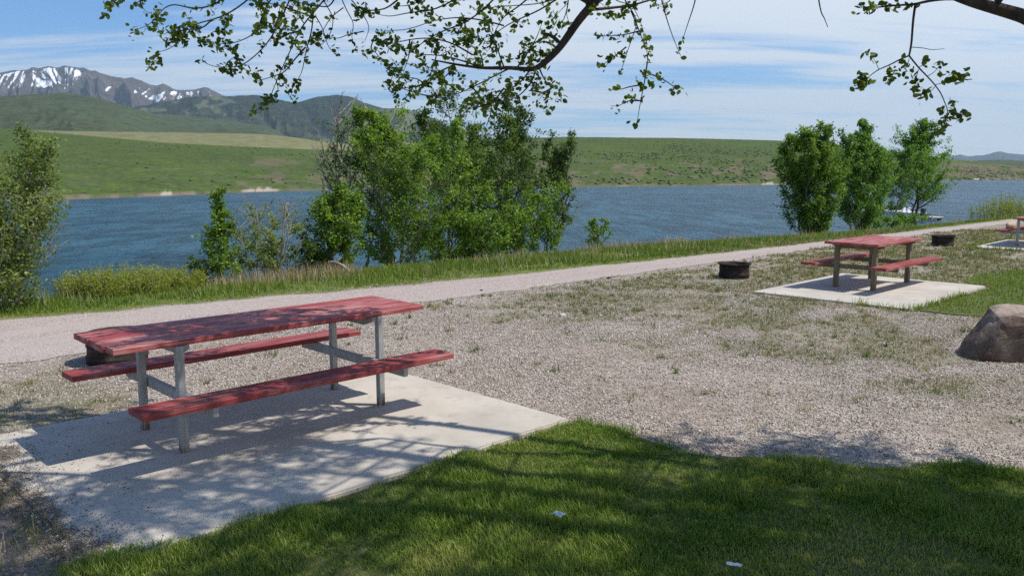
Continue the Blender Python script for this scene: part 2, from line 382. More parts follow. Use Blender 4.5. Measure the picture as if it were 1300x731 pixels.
# hills
def hill_mat(name, stops, scale, dot=None, bump=1.0, extra=None):
    m, g, b = material(name); P = g.pos()
    n = g.math('ADD', g.math('MULTIPLY', g.noise(P, scale, 8, .62), .7), g.math('MULTIPLY', g.noise(P, scale*.18, 4, .55), .3))
    c = g.ramp(n, stops)
    if dot:
        sp_ = g.noise(P, dot[0]*2.2, 5, .75); sp2 = g.noise(P, dot[0]*.35, 5, .65)
        c = g.mix(g.math('MULTIPLY', g.ss(sp_, .47, .60), .8), c, tuple(q*.8 for q in dot[1]))
        c = g.mix(g.math('MULTIPLY', g.ss(sp2, .46, .64), .6), c, tuple(q*1.55 for q in dot[1]))
        v = g.voro(P, dot[0]); big = g.noise(P, dot[0]*.12, 4, .6)
        k = g.math('MULTIPLY', g.math('SUBTRACT', 1.0, g.ss(v, .22, .42)), g.ss(big, .42, .6))
        c = g.mix(g.math('MULTIPLY', k, .85), c, dot[1])
    if extra: c = extra(g, P, c)
    g.put(b.inputs['Base Color'], c); b.inputs['Roughness'].default_value = 1; b.inputs['Specular IOR Level'].default_value = .05
    g.put(b.inputs['Normal'], g.bump(n, .8, bump)); return m
def ex_green(g, P, c):
    tanc = g.ramp(g.noise(P, .16, 6, .7), [(.32, (.11, .13, .06)), (.5, (.18, .18, .09)), (.68, (.26, .24, .14))])
    c = g.mix(g.attr('tan'), c, tanc)
    brown = g.ramp(g.noise(P, .2, 6, .7), [(.3, (.10, .088, .055)), (.7, (.20, .165, .11))])
    c = g.mix(g.math('MULTIPLY', g.attr('brown'), .8), c, brown)
    sand = g.ramp(g.noise(P, .5, 5, .7), [(.3, (.13, .105, .065)), (.7, (.25, .205, .145))])
    c = g.mix(g.attr('sand'), c, sand)
    return g.mix(g.attr('white'), c, (.44, .39, .32))
M['hill_green'] = hill_mat('green sagebrush hillside', [(.30, (.056, .078, .024)), (.45, (.076, .118, .026)), (.60, (.098, .145, .034)), (.74, (.15, .155, .06))], .12, (.42, (.05, .06, .035)), .8, ex_green)
M['hill_mid'] = hill_mat('grassy foothills', [(.3, (.048, .062, .030)), (.5, (.070, .085, .040)), (.7, (.098, .105, .055))], .012, (.022, (.045, .066, .034)), 6)
def ex_forest(g, P, c):
    gr = g.ramp(g.noise(P, .004, 5, .6), [(.4, (.085, .105, .045)), (.7, (.15, .15, .085))])
    return g.mix(g.attr('meadow'), c, gr)
M['hill_forest'] = hill_mat('forested mountain', [(.3, (.014, .022, .016)), (.52, (.026, .038, .022)), (.72, (.065, .07, .042))], .008, (.03, (.018, .026, .018)), 12, ex_forest)
def ex_snow(g, P, c):
    rock = g.ramp(g.noise(P, .0035, 8, .7), [(.3, (.035, .031, .030)), (.5, (.085, .072, .064)), (.7, (.15, .125, .105))])
    f = g.ss(g.math('ADD', g.attr('snow'), g.math('MULTIPLY', g.math('SUBTRACT', g.noise(P, .012, 5, .7), .5), .22)), .455, .515)
    c = g.mix(g.attr('rocky'), c, rock)
    return g.mix(f, c, (.80, .82, .85))
M['hill_snow'] = hill_mat('snow streaked mountain', [(.3, (.035, .042, .032)), (.6, (.060, .062, .045)), (.75, (.10, .095, .075))], .004, None, 20, ex_snow)
M['hill_far'] = hill_mat('distant mountain range', [(.3, (.025, .035, .032)), (.7, (.055, .062, .05))], .003, None, 20)

# ------------------------------------------------------------------ ground, road, lawn, pads, water
def axis(lo, mid0, mid1, hi, fine):
    a = np.arange(mid0, mid1, fine)
    left = mid0-np.geomspace(fine*2, mid0-lo, 26)[::-1]; right = mid1+np.geomspace(fine*2, hi-mid1, 26)-fine
    return np.concatenate([left, a, right])
uu = axis(-9000, -1, 42, 14000, .13); vv = axis(-9000, 0, 30, 14000, .13)
U, Vv = np.meshgrid(uu, vv, indexing='ij'); X, Y = xy(U, Vv); Z = gz(X, Y)
Z = np.where(pad_mask(U, Vv, -.22) & (U > 1.95), Z-.08, Z)
nU, nV = len(uu), len(vv)
i = np.arange(nU-1)[:, None]*nV; j = np.arange(nV-1)[None]
FQ = np.stack([i+j, i+nV+j, i+nV+j+1, i+j+1], -1).reshape(-1, 4)
_, farE = road_edges(U)
bank = sstep(Vv-farE, -.05, .25)
bank = np.where(Vv < 6, sstep(U, 60, 90), bank)
dirt = sstep(2.3, 1.5, U)*sstep(7.1, 6.3, Vv)
me = np_mesh('ground', np.stack([X, Y, Z], -1).reshape(-1, 3), FQ,
             {'weed': ('POINT', weed_density(X, Y)), 'bank': ('POINT', bank), 'dirt': ('POINT', dirt)}, True)
tag(link('ground', me, M['ground']), kind='structure')
ru = np.concatenate([np.arange(-12, 60, .12), np.arange(60, 200, 4)])
rn, rf = road_edges(ru); K = 14
tt = np.linspace(0, 1, K)[None]; RV = rn[:, None]*(1-tt)+rf[:, None]*tt; RU = np.repeat(ru[:, None], K, 1)
RX, RY = xy(RU, RV); RZ = gz(RX, RY)+.006
i = np.arange(len(ru)-1)[:, None]*K; j = np.arange(K-1)[None]
me = np_mesh('road', np.stack([RX, RY, RZ], -1).reshape(-1, 3), np.stack([i+j, i+K+j, i+K+j+1, i+j+1], -1).reshape(-1, 4), None, True)
tag(link('road', me, M['road']), kind='structure')
# lawn outline (metres)
LAWN = np.array([(-2.05, 3.55), (-2.16, 3.80)]+[tuple(xy(p, q)) for p, q in ((1.22, 4.18), (1.7, 4.08), (2.5, 4.04), (3.3, 4.02), (4.0, 4.01), (4.45, 4.0), (4.74, 4.0))]+[(.62, 6.12), (.78, 5.98), (.95, 5.76), (1.15, 5.52),
                 (1.38, 5.38), (1.65, 5.32), (1.95, 5.32), (2.3, 5.2), (2.9, 5.24), (3.3, 5.12), (4.2, 5.2), (5.4, 5.1), (6.8, 4.4), (7.2, 2), (6.5, -1.5), (1.5, -2.6), (-1.2, -1.5), (-1.6, .8), (-1.75, 2.6)])
LAWN2 = np.array([xy(a, b2) for a, b2 in [(12.3, 4.14), (12.25, 3.7), (12.5, 3.25), (13.1, 2.95), (13.9, 2.4), (14.2, 1.2), (15, -1), (26, -1), (29, 4), (24.5, 4.3), (20, 4.4), (17.5, 4.9), (16.4, 4.8), (15.8, 4.14)]])
def in_poly(px, py, poly):
    ins = np.zeros(np.shape(px), bool); n = len(poly)
    for k in range(n):
        x1, y1 = poly[k]; x2, y2 = poly[(k+1) % n]
        c = ((y1 > py) != (y2 > py)) & (px < (x2-x1)*(py-y1)/(y2-y1+1e-12)+x1); ins ^= c
    return ins
def sheet(name, poly, mat, dz):
    bm = bmesh.new(); vs = []
    n = len(poly)
    for k in range(n):
        p, q = poly[k], poly[(k+1) % n]; seg = max(1, int(np.hypot(*(q-p))/.12))
        for s in range(min(seg, 40)):
            t = s/min(seg, 40); P = p*(1-t)+q*t; jx = (vnoise(P[0]*9, P[1]*9, 5)-.5)*.07
            vs.append(bm.verts.new((P[0]+jx, P[1]+jx, float(gz(P[0], P[1]))+dz)))
    f = bm.faces.new(vs); bmesh.ops.triangulate(bm, faces=[f]); bmesh.ops.recalc_face_normals(bm, faces=bm.faces[:])
    me = bpy.data.meshes.new(name); bm.to_mesh(me); bm.free()
    return tag(link(name, me, mat), kind='structure')
sheet('lawn', LAWN, M['lawnsoil'], .010)
sheet('lawn', LAWN2, M['lawnsoil'], .014)
for (a, b2, c, d, z) in PADS:
    bm = bmesh.new(); nseg = 40; ring = []
    for (p, q) in (((a, b2), (c, b2)), ((c, b2), (c, d)), ((c, d), (a, d)), ((a, d), (a, b2))):
        for s in range(nseg):
            t = s/nseg; u0 = p[0]*(1-t)+q[0]*t; v0 = p[1]*(1-t)+q[1]*t
            u0 += (vnoise(u0*7, v0*7, 3)-.5)*.018; v0 += (vnoise(u0*7+50, v0*7, 4)-.5)*.018
            ring.append(xy(u0, v0))
    top = [bm.verts.new((*p, z)) for p in ring]; bot = [bm.verts.new((*p, z-.16)) for p in ring]
    f = bm.faces.new(top)
    for k in range(len(ring)): bm.faces.new((top[k], bot[k], bot[(k+1) % len(ring)], top[(k+1) % len(ring)]))
    bmesh.ops.recalc_face_normals(bm, faces=bm.faces[:])
    bmesh.ops.bevel(bm, geom=[e for e in f.edges], offset=.012, segments=2, affect='EDGES')
    me = bpy.data.meshes.new('concrete_pad'); bm.to_mesh(me); bm.free()
    tag(link('concrete_pad', me, M['concrete']), kind='structure')
wu = axis(-1500, 0, 80, 4000, 8); wv = np.concatenate([np.arange(21, 60, 3), np.geomspace(60, 4000, 30)])
U, Vv = np.meshgrid(wu, wv, indexing='ij'); X, Y = xy(U, Vv); n = len(wv)
i = np.arange(len(wu)-1)[:, None]*n; j = np.arange(n-1)[None]
me = np_mesh('lake_water', np.stack([X, Y, X*0+WATER_Z], -1).reshape(-1, 3), np.stack([i+j, i+n+j, i+n+j+1, i+j+1], -1).reshape(-1, 4))
tag(link('lake_water', me, M['water']), kind='structure')

# ------------------------------------------------------------------ hills and mountains (real terrain at their own distance)
def interp(px, pts):
    pts = np.array(pts, float); return np.interp(px, pts[:, 0], pts[:, 1])
def smooth(a, k):
    ker = np.hanning(k+2)[1:-1]; ker /= ker.sum(); return np.convolve(np.pad(a, (k, k), 'edge'), ker, 'same')[k:-k]
def ridge(name, mat, crest, Dc, Db, zb, nu=700, nv=70, px0=-500, px1=1800, rough=.1, freq=60., shape=1.3, jag=1.0, seed=1, masks=None, sm=9, back=.6):
    px = np.linspace(px0, px1, nu); cy = smooth(interp(px, crest), sm)
    cy = cy+jag*((fbm(px/17., px*0+seed, 5, seed, .62)-.5)*1.5+(vnoise(px/2.1, px*0, seed+2)-.5)*.35)
    dc = interp(px, Dc) if isinstance(Dc, list) else np.full(nu, float(Dc)); dc = smooth(dc, 41)
    db = interp(px, Db) if isinstance(Db, list) else np.full(nu, float(Db))
    db = smooth(db, 9)
    rx, ry, rz = ray(px, cy); kx = rx/ry; zc = H+rz/ry*dc
    t = np.concatenate([np.linspace(0, 1, nv), 1+np.linspace(0, 1, 14)[1:]**1.2])
    T = t[None]; tf = np.minimum(T, 1); tb = np.clip(T-1, 0, 1)
    D = db[:, None]*(1-tf)+dc[:, None]*tf+tb*back*dc[:, None]
    hgt = zc[:, None]-zb
    prof = tf**shape
    wx = px[:, None]+freq*.9*(fbm(px[:, None]/(freq*1.3), tf*2.2, 3, seed+5)-.5)*2+freq*.5*(vnoise(px[:, None]/(freq*2.3), px[:, None]*0, seed+6)-.5)*4*(1-tf)
    gl = ridged(wx/freq, tf*1.9+px[:, None]*.004, 6, seed+9)-.55
    env = np.clip(tf*1.25, 0, 1)*(1-.96*tf)*(1-tb)
    Zm = zb+hgt*prof*(1-.75*tb**1.5)+hgt*rough*gl*env*2.2+hgt*rough*.25*(fbm(px[:, None]/12, tf*9, 4, seed+3)-.5)*env
    Zm = np.where(tb > 0, np.minimum(Zm, zb+hgt*(1-.75*tb**1.5)), Zm)
    Xm = kx[:, None]*D
    n = len(t); i = np.arange(nu-1)[:, None]*n; j = np.arange(n-1)[None]
    Vm = np.stack([Xm, D, Zm], -1)
    at = {}
    if masks:
        pxx, pyy = pix(Vm); at = {k: ('POINT', v) for k, v in masks(pxx, pyy, T+px[:, None]*0, Vm).items()}
    me = np_mesh(name, Vm.reshape(-1, 3), np.stack([i+j, i+n+j, i+n+j+1, i+j+1], -1).reshape(-1, 4), at, True)
    o = tag(link(name, me, mat), kind='structure')
    return px, Vm
def shoreD(y): return (H-WATER_Z)*F/(y-214.8)
SH = [(-600, 262), (-200, 259), (60, 255), (200, 249.5), (330, 244), (450, 241), (720, 237.8), (990, 235), (1050, 233), (1120, 230.5), (1200, 229.3), (1300, 228.5), (1900, 228)]
SHD = [(x, shoreD(y)-.5) for x, y in SH]
def m_green(px, py, T, Vm):
    line = interp(px, [(-500, 150), (20, 164.5), (60, 168.5), (220, 182.5), (400, 190.5), (480, 194), (560, 194)])
    tan = sstep(line-py, -.4, 1.2)*(px < 560)*sstep(px, 20, 60)
    shore_y = interp(px, SH)
    brown = sstep(fbm(px/14, py/5, 4, 77), .50, .66)*sstep(px, 560, 700)*sstep(py, 196, 214)+sstep(px, 1185, 1205)*sstep(206, 211, py)*sstep(226, 221, py)*sstep(1290, 1230, px)
    brown = brown+.8*sstep(fbm(px/22, py/7, 4, 78), .52, .66)*sstep(px, 230, 330)*sstep(500, 430, px)*sstep(py, 196, 205)
    above = Vm[..., 2]-WATER_Z
    sand = sstep(.50, .22, above+.35*(fbm(px/8, py*0, 3, 81)-.5))*(.35+.65*sstep(fbm(px/18, py*0, 2, 83), .4, .6))
    wh = np.zeros_like(px)
    for a, b2, hh in ((198, 225, .62), (302, 357, .62), (962, 992, .75), (1225, 1262, .5), (112, 121, .4)):
        top = hh*(.15+1.3*fbm(px/4, px*0+a, 4, 90))*sstep(px, a, a+12)*sstep(px, b2, b2-12)
        wh = np.maximum(wh, sstep(px, a, a+5)*sstep(b2, b2-5, px)*sstep(above, top+.2, top-.2)*sstep(.1, .3, above))
    return {'tan': tan, 'brown': np.clip(brown, 0, 1), 'sand': sand, 'white': wh}
GREEN = [(-600, 150), (-200, 158), (0, 163.5), (60, 166), (120, 167), (230, 168.5), (320, 170), (372, 174), (400, 179), (435, 183), (520, 181), (600, 177), (720, 174), (860, 175.3), (1000, 179), (1080, 185), (1150, 194), (1195, 200.5), (1222, 203.5), (1247, 205.8), (1283, 210.5), (1320, 211.5), (1420, 209), (1800, 206)]
hpx, HV = ridge('hills', M['hill_green'], GREEN, [(-600, 430), (300, 460), (800, 480), (1100, 560), (1300, 700), (1900, 900)], SHD, WATER_Z-.5,
                nu=1500, nv=110, rough=.035, freq=120, shape=.86, jag=.5, seed=3, masks=m_green, sm=25)
ridge('foothills', M['hill_mid'], [(-600, 128), (-150, 125), (0, 122.5), (40, 120), (82, 118.5), (110, 122), (142, 130), (185, 142), (199, 146), (240, 158), (270, 166), (320, 174), (420, 184), (600, 190), (1300, 212), (1800, 212)], 2300, 900, -2, freq=75, rough=.22, shape=1.25, jag=.6, seed=12, sm=7, px1=700)
ridge('foothills', M['hill_mid'], [(-300, 185), (100, 168), (150, 158), (199, 144.5), (240, 147), (284, 152.5), (310, 157), (338, 160), (352, 166), (370, 176), (420, 186), (600, 196), (1300, 215)], 2900, 1500, -2, freq=60, rough=.24, shape=1.2, jag=.6, seed=15, sm=7, px1=800)
ridge('foothills', M['hill_mid'], [(500, 215), (1100, 213), (1180, 209), (1225, 206), (1247, 203.5), (1270, 203), (1300, 204.5), (1340, 203), (1450, 206), (1800, 204)], 2600, 1100, -2, freq=60, rough=.12, shape=1.2, jag=.5, seed=18, sm=7, px0=900, px1=1900)
def m_forest(px, py, T, Vm):
    return {'meadow': sstep(fbm(px/26, py/11, 4, 61), .50, .62)*sstep(py, 130, 150)*(.3+.7*sstep(px, 380, 420))+sstep(fbm(px/13, py/5, 3, 66), .56, .66)*sstep(330, 280, px)*.8}
ridge('mountains', M['hill_forest'], [(-300, 170), (150, 140), (230, 126), (262, 121.5), (281, 121.5), (320, 122), (345, 125), (377, 131.5), (392, 127), (400, 124), (428, 121.5), (445, 124), (457, 129.5), (489, 139), (505, 138), (521, 139), (542, 146.5), (564, 158.5), (590, 167), (613, 174), (680, 184), (760, 196), (1000, 214)], 5200, 3200, -5, freq=40, rough=.55, shape=1.1, jag=.7, seed=23, masks=m_forest, sm=9, px1=900, nu=1000)
def m_snow(px, py, T, Vm):
    crest = interp(px, SNOWC); d = (py-crest)
    shear = px+d*interp(px, [(-100, .5), (15, .6), (45, .1), (62, -.75), (80, -.3), (95, .8), (130, .8), (160, .3), (180, .9), (230, .5), (260, -.3), (400, 0)])+3*(fbm(px/9, d/9, 3, 30)-.5)
    s = fbm(shear/3.4, d/15+shear*0, 4, 32)*.58+fbm(px/20, d/15, 3, 35)*.30+fbm(px/2.5, d/2.5, 2, 36)*.12
    lim = interp(px, [(-100, .52), (0, .53), (60, .56), (110, .50), (135, .42), (150, .30), (165, .38), (185, .46), (200, .40), (225, .50), (268, .50), (300, .3), (400, .2)])
    depth = interp(px, [(-100, 40), (0, 30), (60, 36), (120, 34), (150, 26), (200, 30), (240, 20), (280, 14)])
    top = interp(px, [(0, 2), (95, 1), (115, 14), (150, 24), (185, 6), (225, 3), (280, 2)])
    sn = s-.075+(lim-.5)*.8-.30*sstep(d, depth*.55, depth*1.15)-.25*sstep(d, top, top*.3)
    return {'snow': sn, 'rocky': sstep(52, 22, d+14*(fbm(px/12, d/9, 3, 44)-.5))}
SNOWC = [(-600, 118), (-200, 104), (-60, 97), (0, 94), (21, 89.5), (50, 86), (85, 84.8), (100, 87), (117, 91), (149, 98), (171, 101), (186, 106), (199, 111), (206, 108), (216, 112), (228, 115.5), (245, 114), (263, 112.8), (281, 121), (320, 128), (400, 145), (600, 180), (900, 213)]
ridge('mountains', M['hill_snow'], SNOWC, 8200, 5200, -5, freq=24, rough=.55, shape=1.0, jag=1.25, seed=29, masks=m_snow, sm=7, px1=950, nu=1400, nv=140)
ridge('mountains', M['hill_far'], [(700, 214), (1100, 211), (1180, 205), (1206, 199.3), (1218, 196.2), (1229, 198.2), (1250, 196.8), (1262, 193.5), (1269, 192.3), (1280, 195), (1299, 196.5), (1350, 199), (1500, 203), (1900, 200)], 11500, 8200, -5, freq=26, rough=.3, shape=1.1, jag=.9, seed=37, sm=3, px0=880, px1=1900)
# sagebrush dotted over the far hillside: nobody could count it
def blobs(C0, rad, seed, flat=.75):
    r = np.random.default_rng(seed)
    bm = bmesh.new(); bmesh.ops.create_icosphere(bm, subdivisions=1, radius=1); bv = np.array([v.co for v in bm.verts]); bf = np.array([[v.index for v in f.verts] for f in bm.faces]); bm.free()
    n = len(C0); k = len(bv)
    d = r.uniform(.6, 1.3, (n, k, 1)); sc = np.stack([r.uniform(.8, 1.3, n), r.uniform(.8, 1.3, n), r.uniform(.5, 1, n)*flat], -1)[:, None]
    Vb = C0[:, None]+bv[None]*d*sc*rad[:, None, None]
    Fb = (bf[None]+np.arange(n)[:, None, None]*k).reshape(-1, 3)
    return Vb.reshape(-1, 3), Fb, np.repeat(r.random(n), len(bf))
nb_ = 3800; ii = rng.integers(0, len(hpx)-1, nb_*4); jj = rng.integers(2, 85, nb_*4)
fx = rng.random(nb_*4)[:, None]; fy = rng.random(nb_*4)[:, None]
Pt = (HV[ii, jj]*(1-fx)+HV[ii+1, jj]*fx)*(1-fy)+(HV[ii, jj+1]*(1-fx)+HV[ii+1, jj+1]*fx)*fy
pp, qq = pix(Pt)
keep = (rng.random(nb_*4) < sstep(fbm(Pt[:, 0]/38, Pt[:, 1]/38, 4, 50), .40, .62)*(.10+.90*sstep(pp, 350, 800))) & (pp > -120) & (pp < 1420)
lineT = interp(pp, [(-500, 150), (20, 164.5), (60, 168.5), (220, 182.5), (400, 190.5), (480, 194), (560, 194), (561, 0)])
keep &= qq > lineT
Pt = Pt[keep][:nb_]; rad = rng.uniform(.16, .5, len(Pt))
low = sstep(6, 1, Pt[:, 2]-WATER_Z); rad *= 1+.6*low*rng.random(len(Pt))*sstep(Pt[:, 0], -40, 10)
Vb, Fb, va = blobs(Pt+np.array([0, 0, .15]), rad, 3)
M['sage'] = leaf_mat('sagebrush', (.066, .098, .030), (.088, .128, .040), (.118, .15, .055), .1)
tag(link('sagebrush', np_mesh('sagebrush', Vb, Fb, {'var': ('FACE', va)}), M['sage']), kind='stuff')

# ------------------------------------------------------------------ haze
bm = bmesh.new(); bmesh.ops.create_cube(bm, size=1)
for v in bm.verts: v.co = Vector((v.co.x*30000, v.co.y*21000+8000, -6+(v.co.z+.5)*1606))
me = bpy.data.meshes.new('haze'); bm.to_mesh(me); bm.free()
hm = bpy.data.materials.new('thin air haze'); hm.use_nodes = True; hg = NT(hm.node_tree); hg.n.remove(hg.n['Principled BSDF'])
pv = hg.node('ShaderNodeVolumePrincipled'); pv.inputs['Color'].default_value = (.62, .83, 1, 1); pv.inputs['Density'].default_value = 5.5e-5; pv.inputs['Anisotropy'].default_value = .2
hg.l.new(pv.outputs[0], hg.n['Material Output'].inputs['Volume'])
tag(link('haze', me, hm), kind='stuff')
#@@PART2
# ------------------------------------------------------------------ leaves, blades, skeletons
def leaf_mesh(name, C0, size, seed, k=4, up=.45, aspect=.62, var=None, droop=0.0):
    r = np.random.default_rng(seed); n = len(C0)
    nm = r.normal(size=(n, 3)); nm[:, 2] = np.abs(nm[:, 2])+up; nm /= np.linalg.norm(nm, axis=1, keepdims=True)
    a = r.normal(size=(n, 3)); a[:, 2] -= droop; a -= nm*(a*nm).sum(1, keepdims=True); a /= np.linalg.norm(a, axis=1, keepdims=True)+1e-9
    b = np.cross(nm, a); s = size*r.uniform(.6, 1.3, n)
    if k == 4: shp = [(-.5, 0), (-.05, .5*aspect), (.5, 0), (-.05, -.5*aspect)]
    else: shp = [(-.5, 0), (-.25, .42*aspect), (.12, .46*aspect), (.5, 0), (.12, -.46*aspect), (-.25, -.42*aspect)]
    cup = r.uniform(-.12, .22, n)
    Vl = np.stack([C0+a*(p*s)[:, None]+b*(q*s)[:, None]+nm*(abs(q)*cup*s)[:, None] for p, q in shp], 1)
    Fl = np.arange(n*k).reshape(n, k)
    v = r.random(n) if var is None else np.clip(var+r.normal(0, .16, n), 0, 1)
    return np_mesh(name, Vl.reshape(-1, 3), Fl, {'var': ('FACE', v)})
def blades(name, P, hgt, wid, seed, lean=.45, var=None, tri=False):
    r = np.random.default_rng(seed); n = len(P)
    az = r.uniform(0, 2*np.pi, n); d = np.stack([np.cos(az), np.sin(az), 0*az], -1); az2 = az+np.pi/2+r.normal(0, .4, n)
    w = np.stack([np.cos(az2), np.sin(az2), 0*az], -1)*(wid*r.uniform(.7, 1.3, n))[:, None]*.5
    h = hgt*r.uniform(.55, 1.25, n); l = (lean*r.uniform(.1, 1.3, n)*h)[:, None]; z = np.array([0, 0, 1.])
    p1 = P+z*(h*.55)[:, None]+d*l*.3; p2 = P+z*h[:, None]+d*l
    v = r.random(n) if var is None else np.clip(var+r.normal(0, .15, n), 0, 1)
    if tri:
        return np_mesh(name, np.stack([P-w, P+w, p2], 1).reshape(-1, 3), np.arange(n*3).reshape(n, 3), {'var': ('FACE', v)})
    Vl = np.stack([P-w, P+w, p1+w*.8, p1-w*.8, p2+w*.15, p2-w*.15], 1)
    i = np.arange(n)[:, None]*6
    Fl = np.concatenate([i+np.array([[0, 1, 2, 3]]), i+np.array([[3, 2, 4, 5]])], 0)
    return np_mesh(name, Vl.reshape(-1, 3), Fl, {'var': ('FACE', np.concatenate([v, v]))})
def bez(p0, p1, p2, n):
    t = np.linspace(0, 1, n)[:, None]; return (1-t)**2*p0+2*t*(1-t)*p1+t*t*p2

LEAFY = 2.15
def lake_tree(name, label, cat, base, h, w, stems=3, spread=.12, style='column', nb=26, twigs=7, per=7, leaf=.085, jit=.11, mat='leaf_poplar', bark='bark_grey',
              rad=.05, bare=0.0, low=.08, seed=1, group=None, lean=(0, 0), up=1.15, baretop=0, ztop=None, tw_r=1.0, parts=('trunk', 'crown')):
    r = np.random.default_rng(seed); wood = []; tips = []; tipv = []
    def env(t):
        if style == 'column': return (.55+.45*np.sin(np.pi*min(1, t*1.05+.12)))*(1 if t < .72 else max(.12, (1-t)/.28*.88+.12))
        if style == 'poplar': return (.6+.4*t/.3) if t < .3 else max(.12, 1-.88*((t-.3)/.7)**1.3)
        if style == 'cone': return max(.1, 1-t*.9)
        if style == 'round': return max(.12, np.sin(np.pi*(.12+.84*t)))
        return max(.2, 1-.35*t)
    for s in range(stems):
        an = r.uniform(0, 2*np.pi); rr = spread*w*np.sqrt(r.random()) if stems > 1 else 0
        b0 = np.array([np.cos(an)*rr*.5, np.sin(an)*rr*.5, -.15])
        hs = h*(1 if s == 0 else r.uniform(.76, .99))
        top = np.array([np.cos(an)*rr*2.6+lean[0]*hs, np.sin(an)*rr*2.6+lean[1]*hs, hs])
        mid = (b0+top)/2+np.array([np.cos(an)*rr*.7, np.sin(an)*rr*.7, 0])+r.normal(0, .03*h, 3)*[1, 1, 0]
        sp = bez(b0, mid, top, 12); sp[2:-1, :2] += r.normal(0, .012*h, (9, 2))
        wood.append(tube(sp, np.linspace(rad*(1 if s == 0 else .75), .006, 12), 6))
        nbs = max(6, int(nb*hs/h)) if stems < 3 else max(6, int(nb*hs/h*1.6/np.sqrt(stems)))
        for k in range(nbs):
            t = low+(1-low)*((k+r.random())/nbs)**.9; t = min(t, .985)
            f = t*11; i0 = int(f); p = sp[i0]*(1-f+i0)+sp[min(11, i0+1)]*(f-i0)
            a2 = r.uniform(0, 2*np.pi); L = w*.5*env(t)*r.uniform(.55, 1.15)/(1 if stems < 3 else 1.25)
            out = np.array([np.cos(a2), np.sin(a2), 0]); L = max(L, .12)
            e = p+out*L+np.array([0, 0, L*up*r.uniform(.5, 1.3)])
            if e[2] > h*1.06: e[2] = h*1.06-r.random()*.1
            m_ = p+out*L*.6+np.array([0, 0, L*up*.25]); bp = bez(p, m_, e, 5)
            wood.append(tube(bp, np.linspace(max(.007*tw_r, rad*.32*(1-t*.6)), .003*tw_r, 5), 4))
            isbare = r.random() < bare or t > 1-baretop
            clump = r.normal(.5, .2)
            for q in range(twigs):
                tq = r.uniform(.25, 1.0); f = tq*4; i0 = min(3, int(f)); pp_ = bp[i0]*(1-f+i0)+bp[i0+1]*(f-i0)
                d = r.normal(size=3); d[2] = abs(d[2])*.9+.3; d /= np.linalg.norm(d); d = d*.7+out*.5
                e2 = pp_+d*L*r.uniform(.18, .42)
                if q % 2 == 0 or isbare: wood.append(tube(np.array([pp_, (pp_+e2)/2+r.normal(0, .01, 3), e2]), np.array([.004, .003, .0018])*tw_r, 3))
                if not isbare:
                    pn = int(per*LEAFY); tt_ = r.random((pn, 1)); c = pp_*(1-tt_)+e2*tt_+r.normal(0, jit*.72, (pn, 3))*np.array([1, 1, .8])
                    tips.append(c); tipv.append(np.full(pn, clump))
    o = empty(name, base); tag(o, label, cat, group)
    Vw, Fw = merge(wood); link(parts[0], np_mesh(parts[0], Vw, Fw, None, True), M[bark], o)
    C0 = np.concatenate(tips); tv = np.concatenate(tipv); kk = C0[:, 2] > .02; C0 = C0[kk]; tv = tv[kk]
    link(parts[1], leaf_mesh(parts[1], C0, leaf*.93, seed+100, 4, .3, .66, tv), M[mat], o)
    return o
def spot(px, v):
    a = (px-650)/F; d = v*math.sqrt(2)/(1-a); return a*d, d
def lt(name, label, cat, px, v, ytop, wpx, **kw):
    x, y = spot(px, v); z = float(gz(x, y)); ztop = H-(ytop-214.8)/F*y
    return lake_tree(name, label, cat, (x, y, z), (ztop-z)/1.04, wpx/F*y, **kw)
GT = 'trees along the lake bank'
# left to right along the near bank
x, y = spot(-2, 12.9)
lt('bank_tree', 'pale grey-green scrubby tree cut off by the left edge of the photo', 'tree', -16, 13.1, 170, 126, stems=8, spread=.24, style='column', nb=40, twigs=9, per=9, leaf=.052, jit=.11, mat='leaf_grey', bark='bark_pale', rad=.045, bare=.22, seed=11, group=GT, low=.06)
lt('bank_tree', 'thin young conical tree standing alone left of the leafless twiggy shrub', 'tree', 273, 14.0, 240, 74, stems=2, spread=.1, style='cone', nb=40, twigs=6, per=6, leaf=.058, jit=.05, mat='leaf_poplar', rad=.028, seed=12, group=GT, low=.05)
lt('twiggy_shrub', 'half-bare twiggy shrub with pale leafless top between thin conical tree and dark bush', 'shrub', 338, 14.2, 252, 88, stems=7, spread=.25, style='bush', nb=22, twigs=7, per=7, leaf=.055, jit=.06, mat='leaf_grey', bark='bark_pale', rad=.022, bare=.3, baretop=.25, seed=13)
lt('bank_tree', 'dark leafy low bushy tree with fallen branch lying at its base', 'tree', 420, 14.4, 236, 84, stems=3, spread=.18, style='round', nb=34, twigs=7, per=7, leaf=.07, jit=.07, mat='leaf_poplar', rad=.03, seed=14, group=GT, low=.05, baretop=.0)
lt('bare_tree', 'leafless grey dead tree with upswept bare twigs left of the tallest bright poplar', 'tree', 450, 16.0, 130, 90, stems=5, spread=.22, style='bush', nb=22, twigs=6, per=2, leaf=.06, jit=.05, mat='leaf_grey', bark='bark_pale', rad=.040, bare=.94, seed=15, low=.35, tw_r=2.6, up=1.8, lean=(.05, 0))
lt('bank_tree', 'bright yellow-green poplar with dense tall crown, left one of the big middle clump', 'tree', 505, 15.0, 136, 156, stems=5, spread=.16, style='column', nb=46, twigs=9, per=9, leaf=.072, jit=.085, mat='leaf_poplar', bark='bark_pale', rad=.05, seed=16, group=GT, low=.03, up=1.3)
lt('bank_tree', 'loose light green poplar between bright dense poplar and dark many-stemmed tree', 'tree', 568, 15.6, 150, 116, stems=4, spread=.14, style='column', nb=34, twigs=8, per=8, leaf=.072, jit=.085, mat='leaf_poplar', bark='bark_grey', rad=.042, seed=17, group=GT, low=.03, up=1.4)
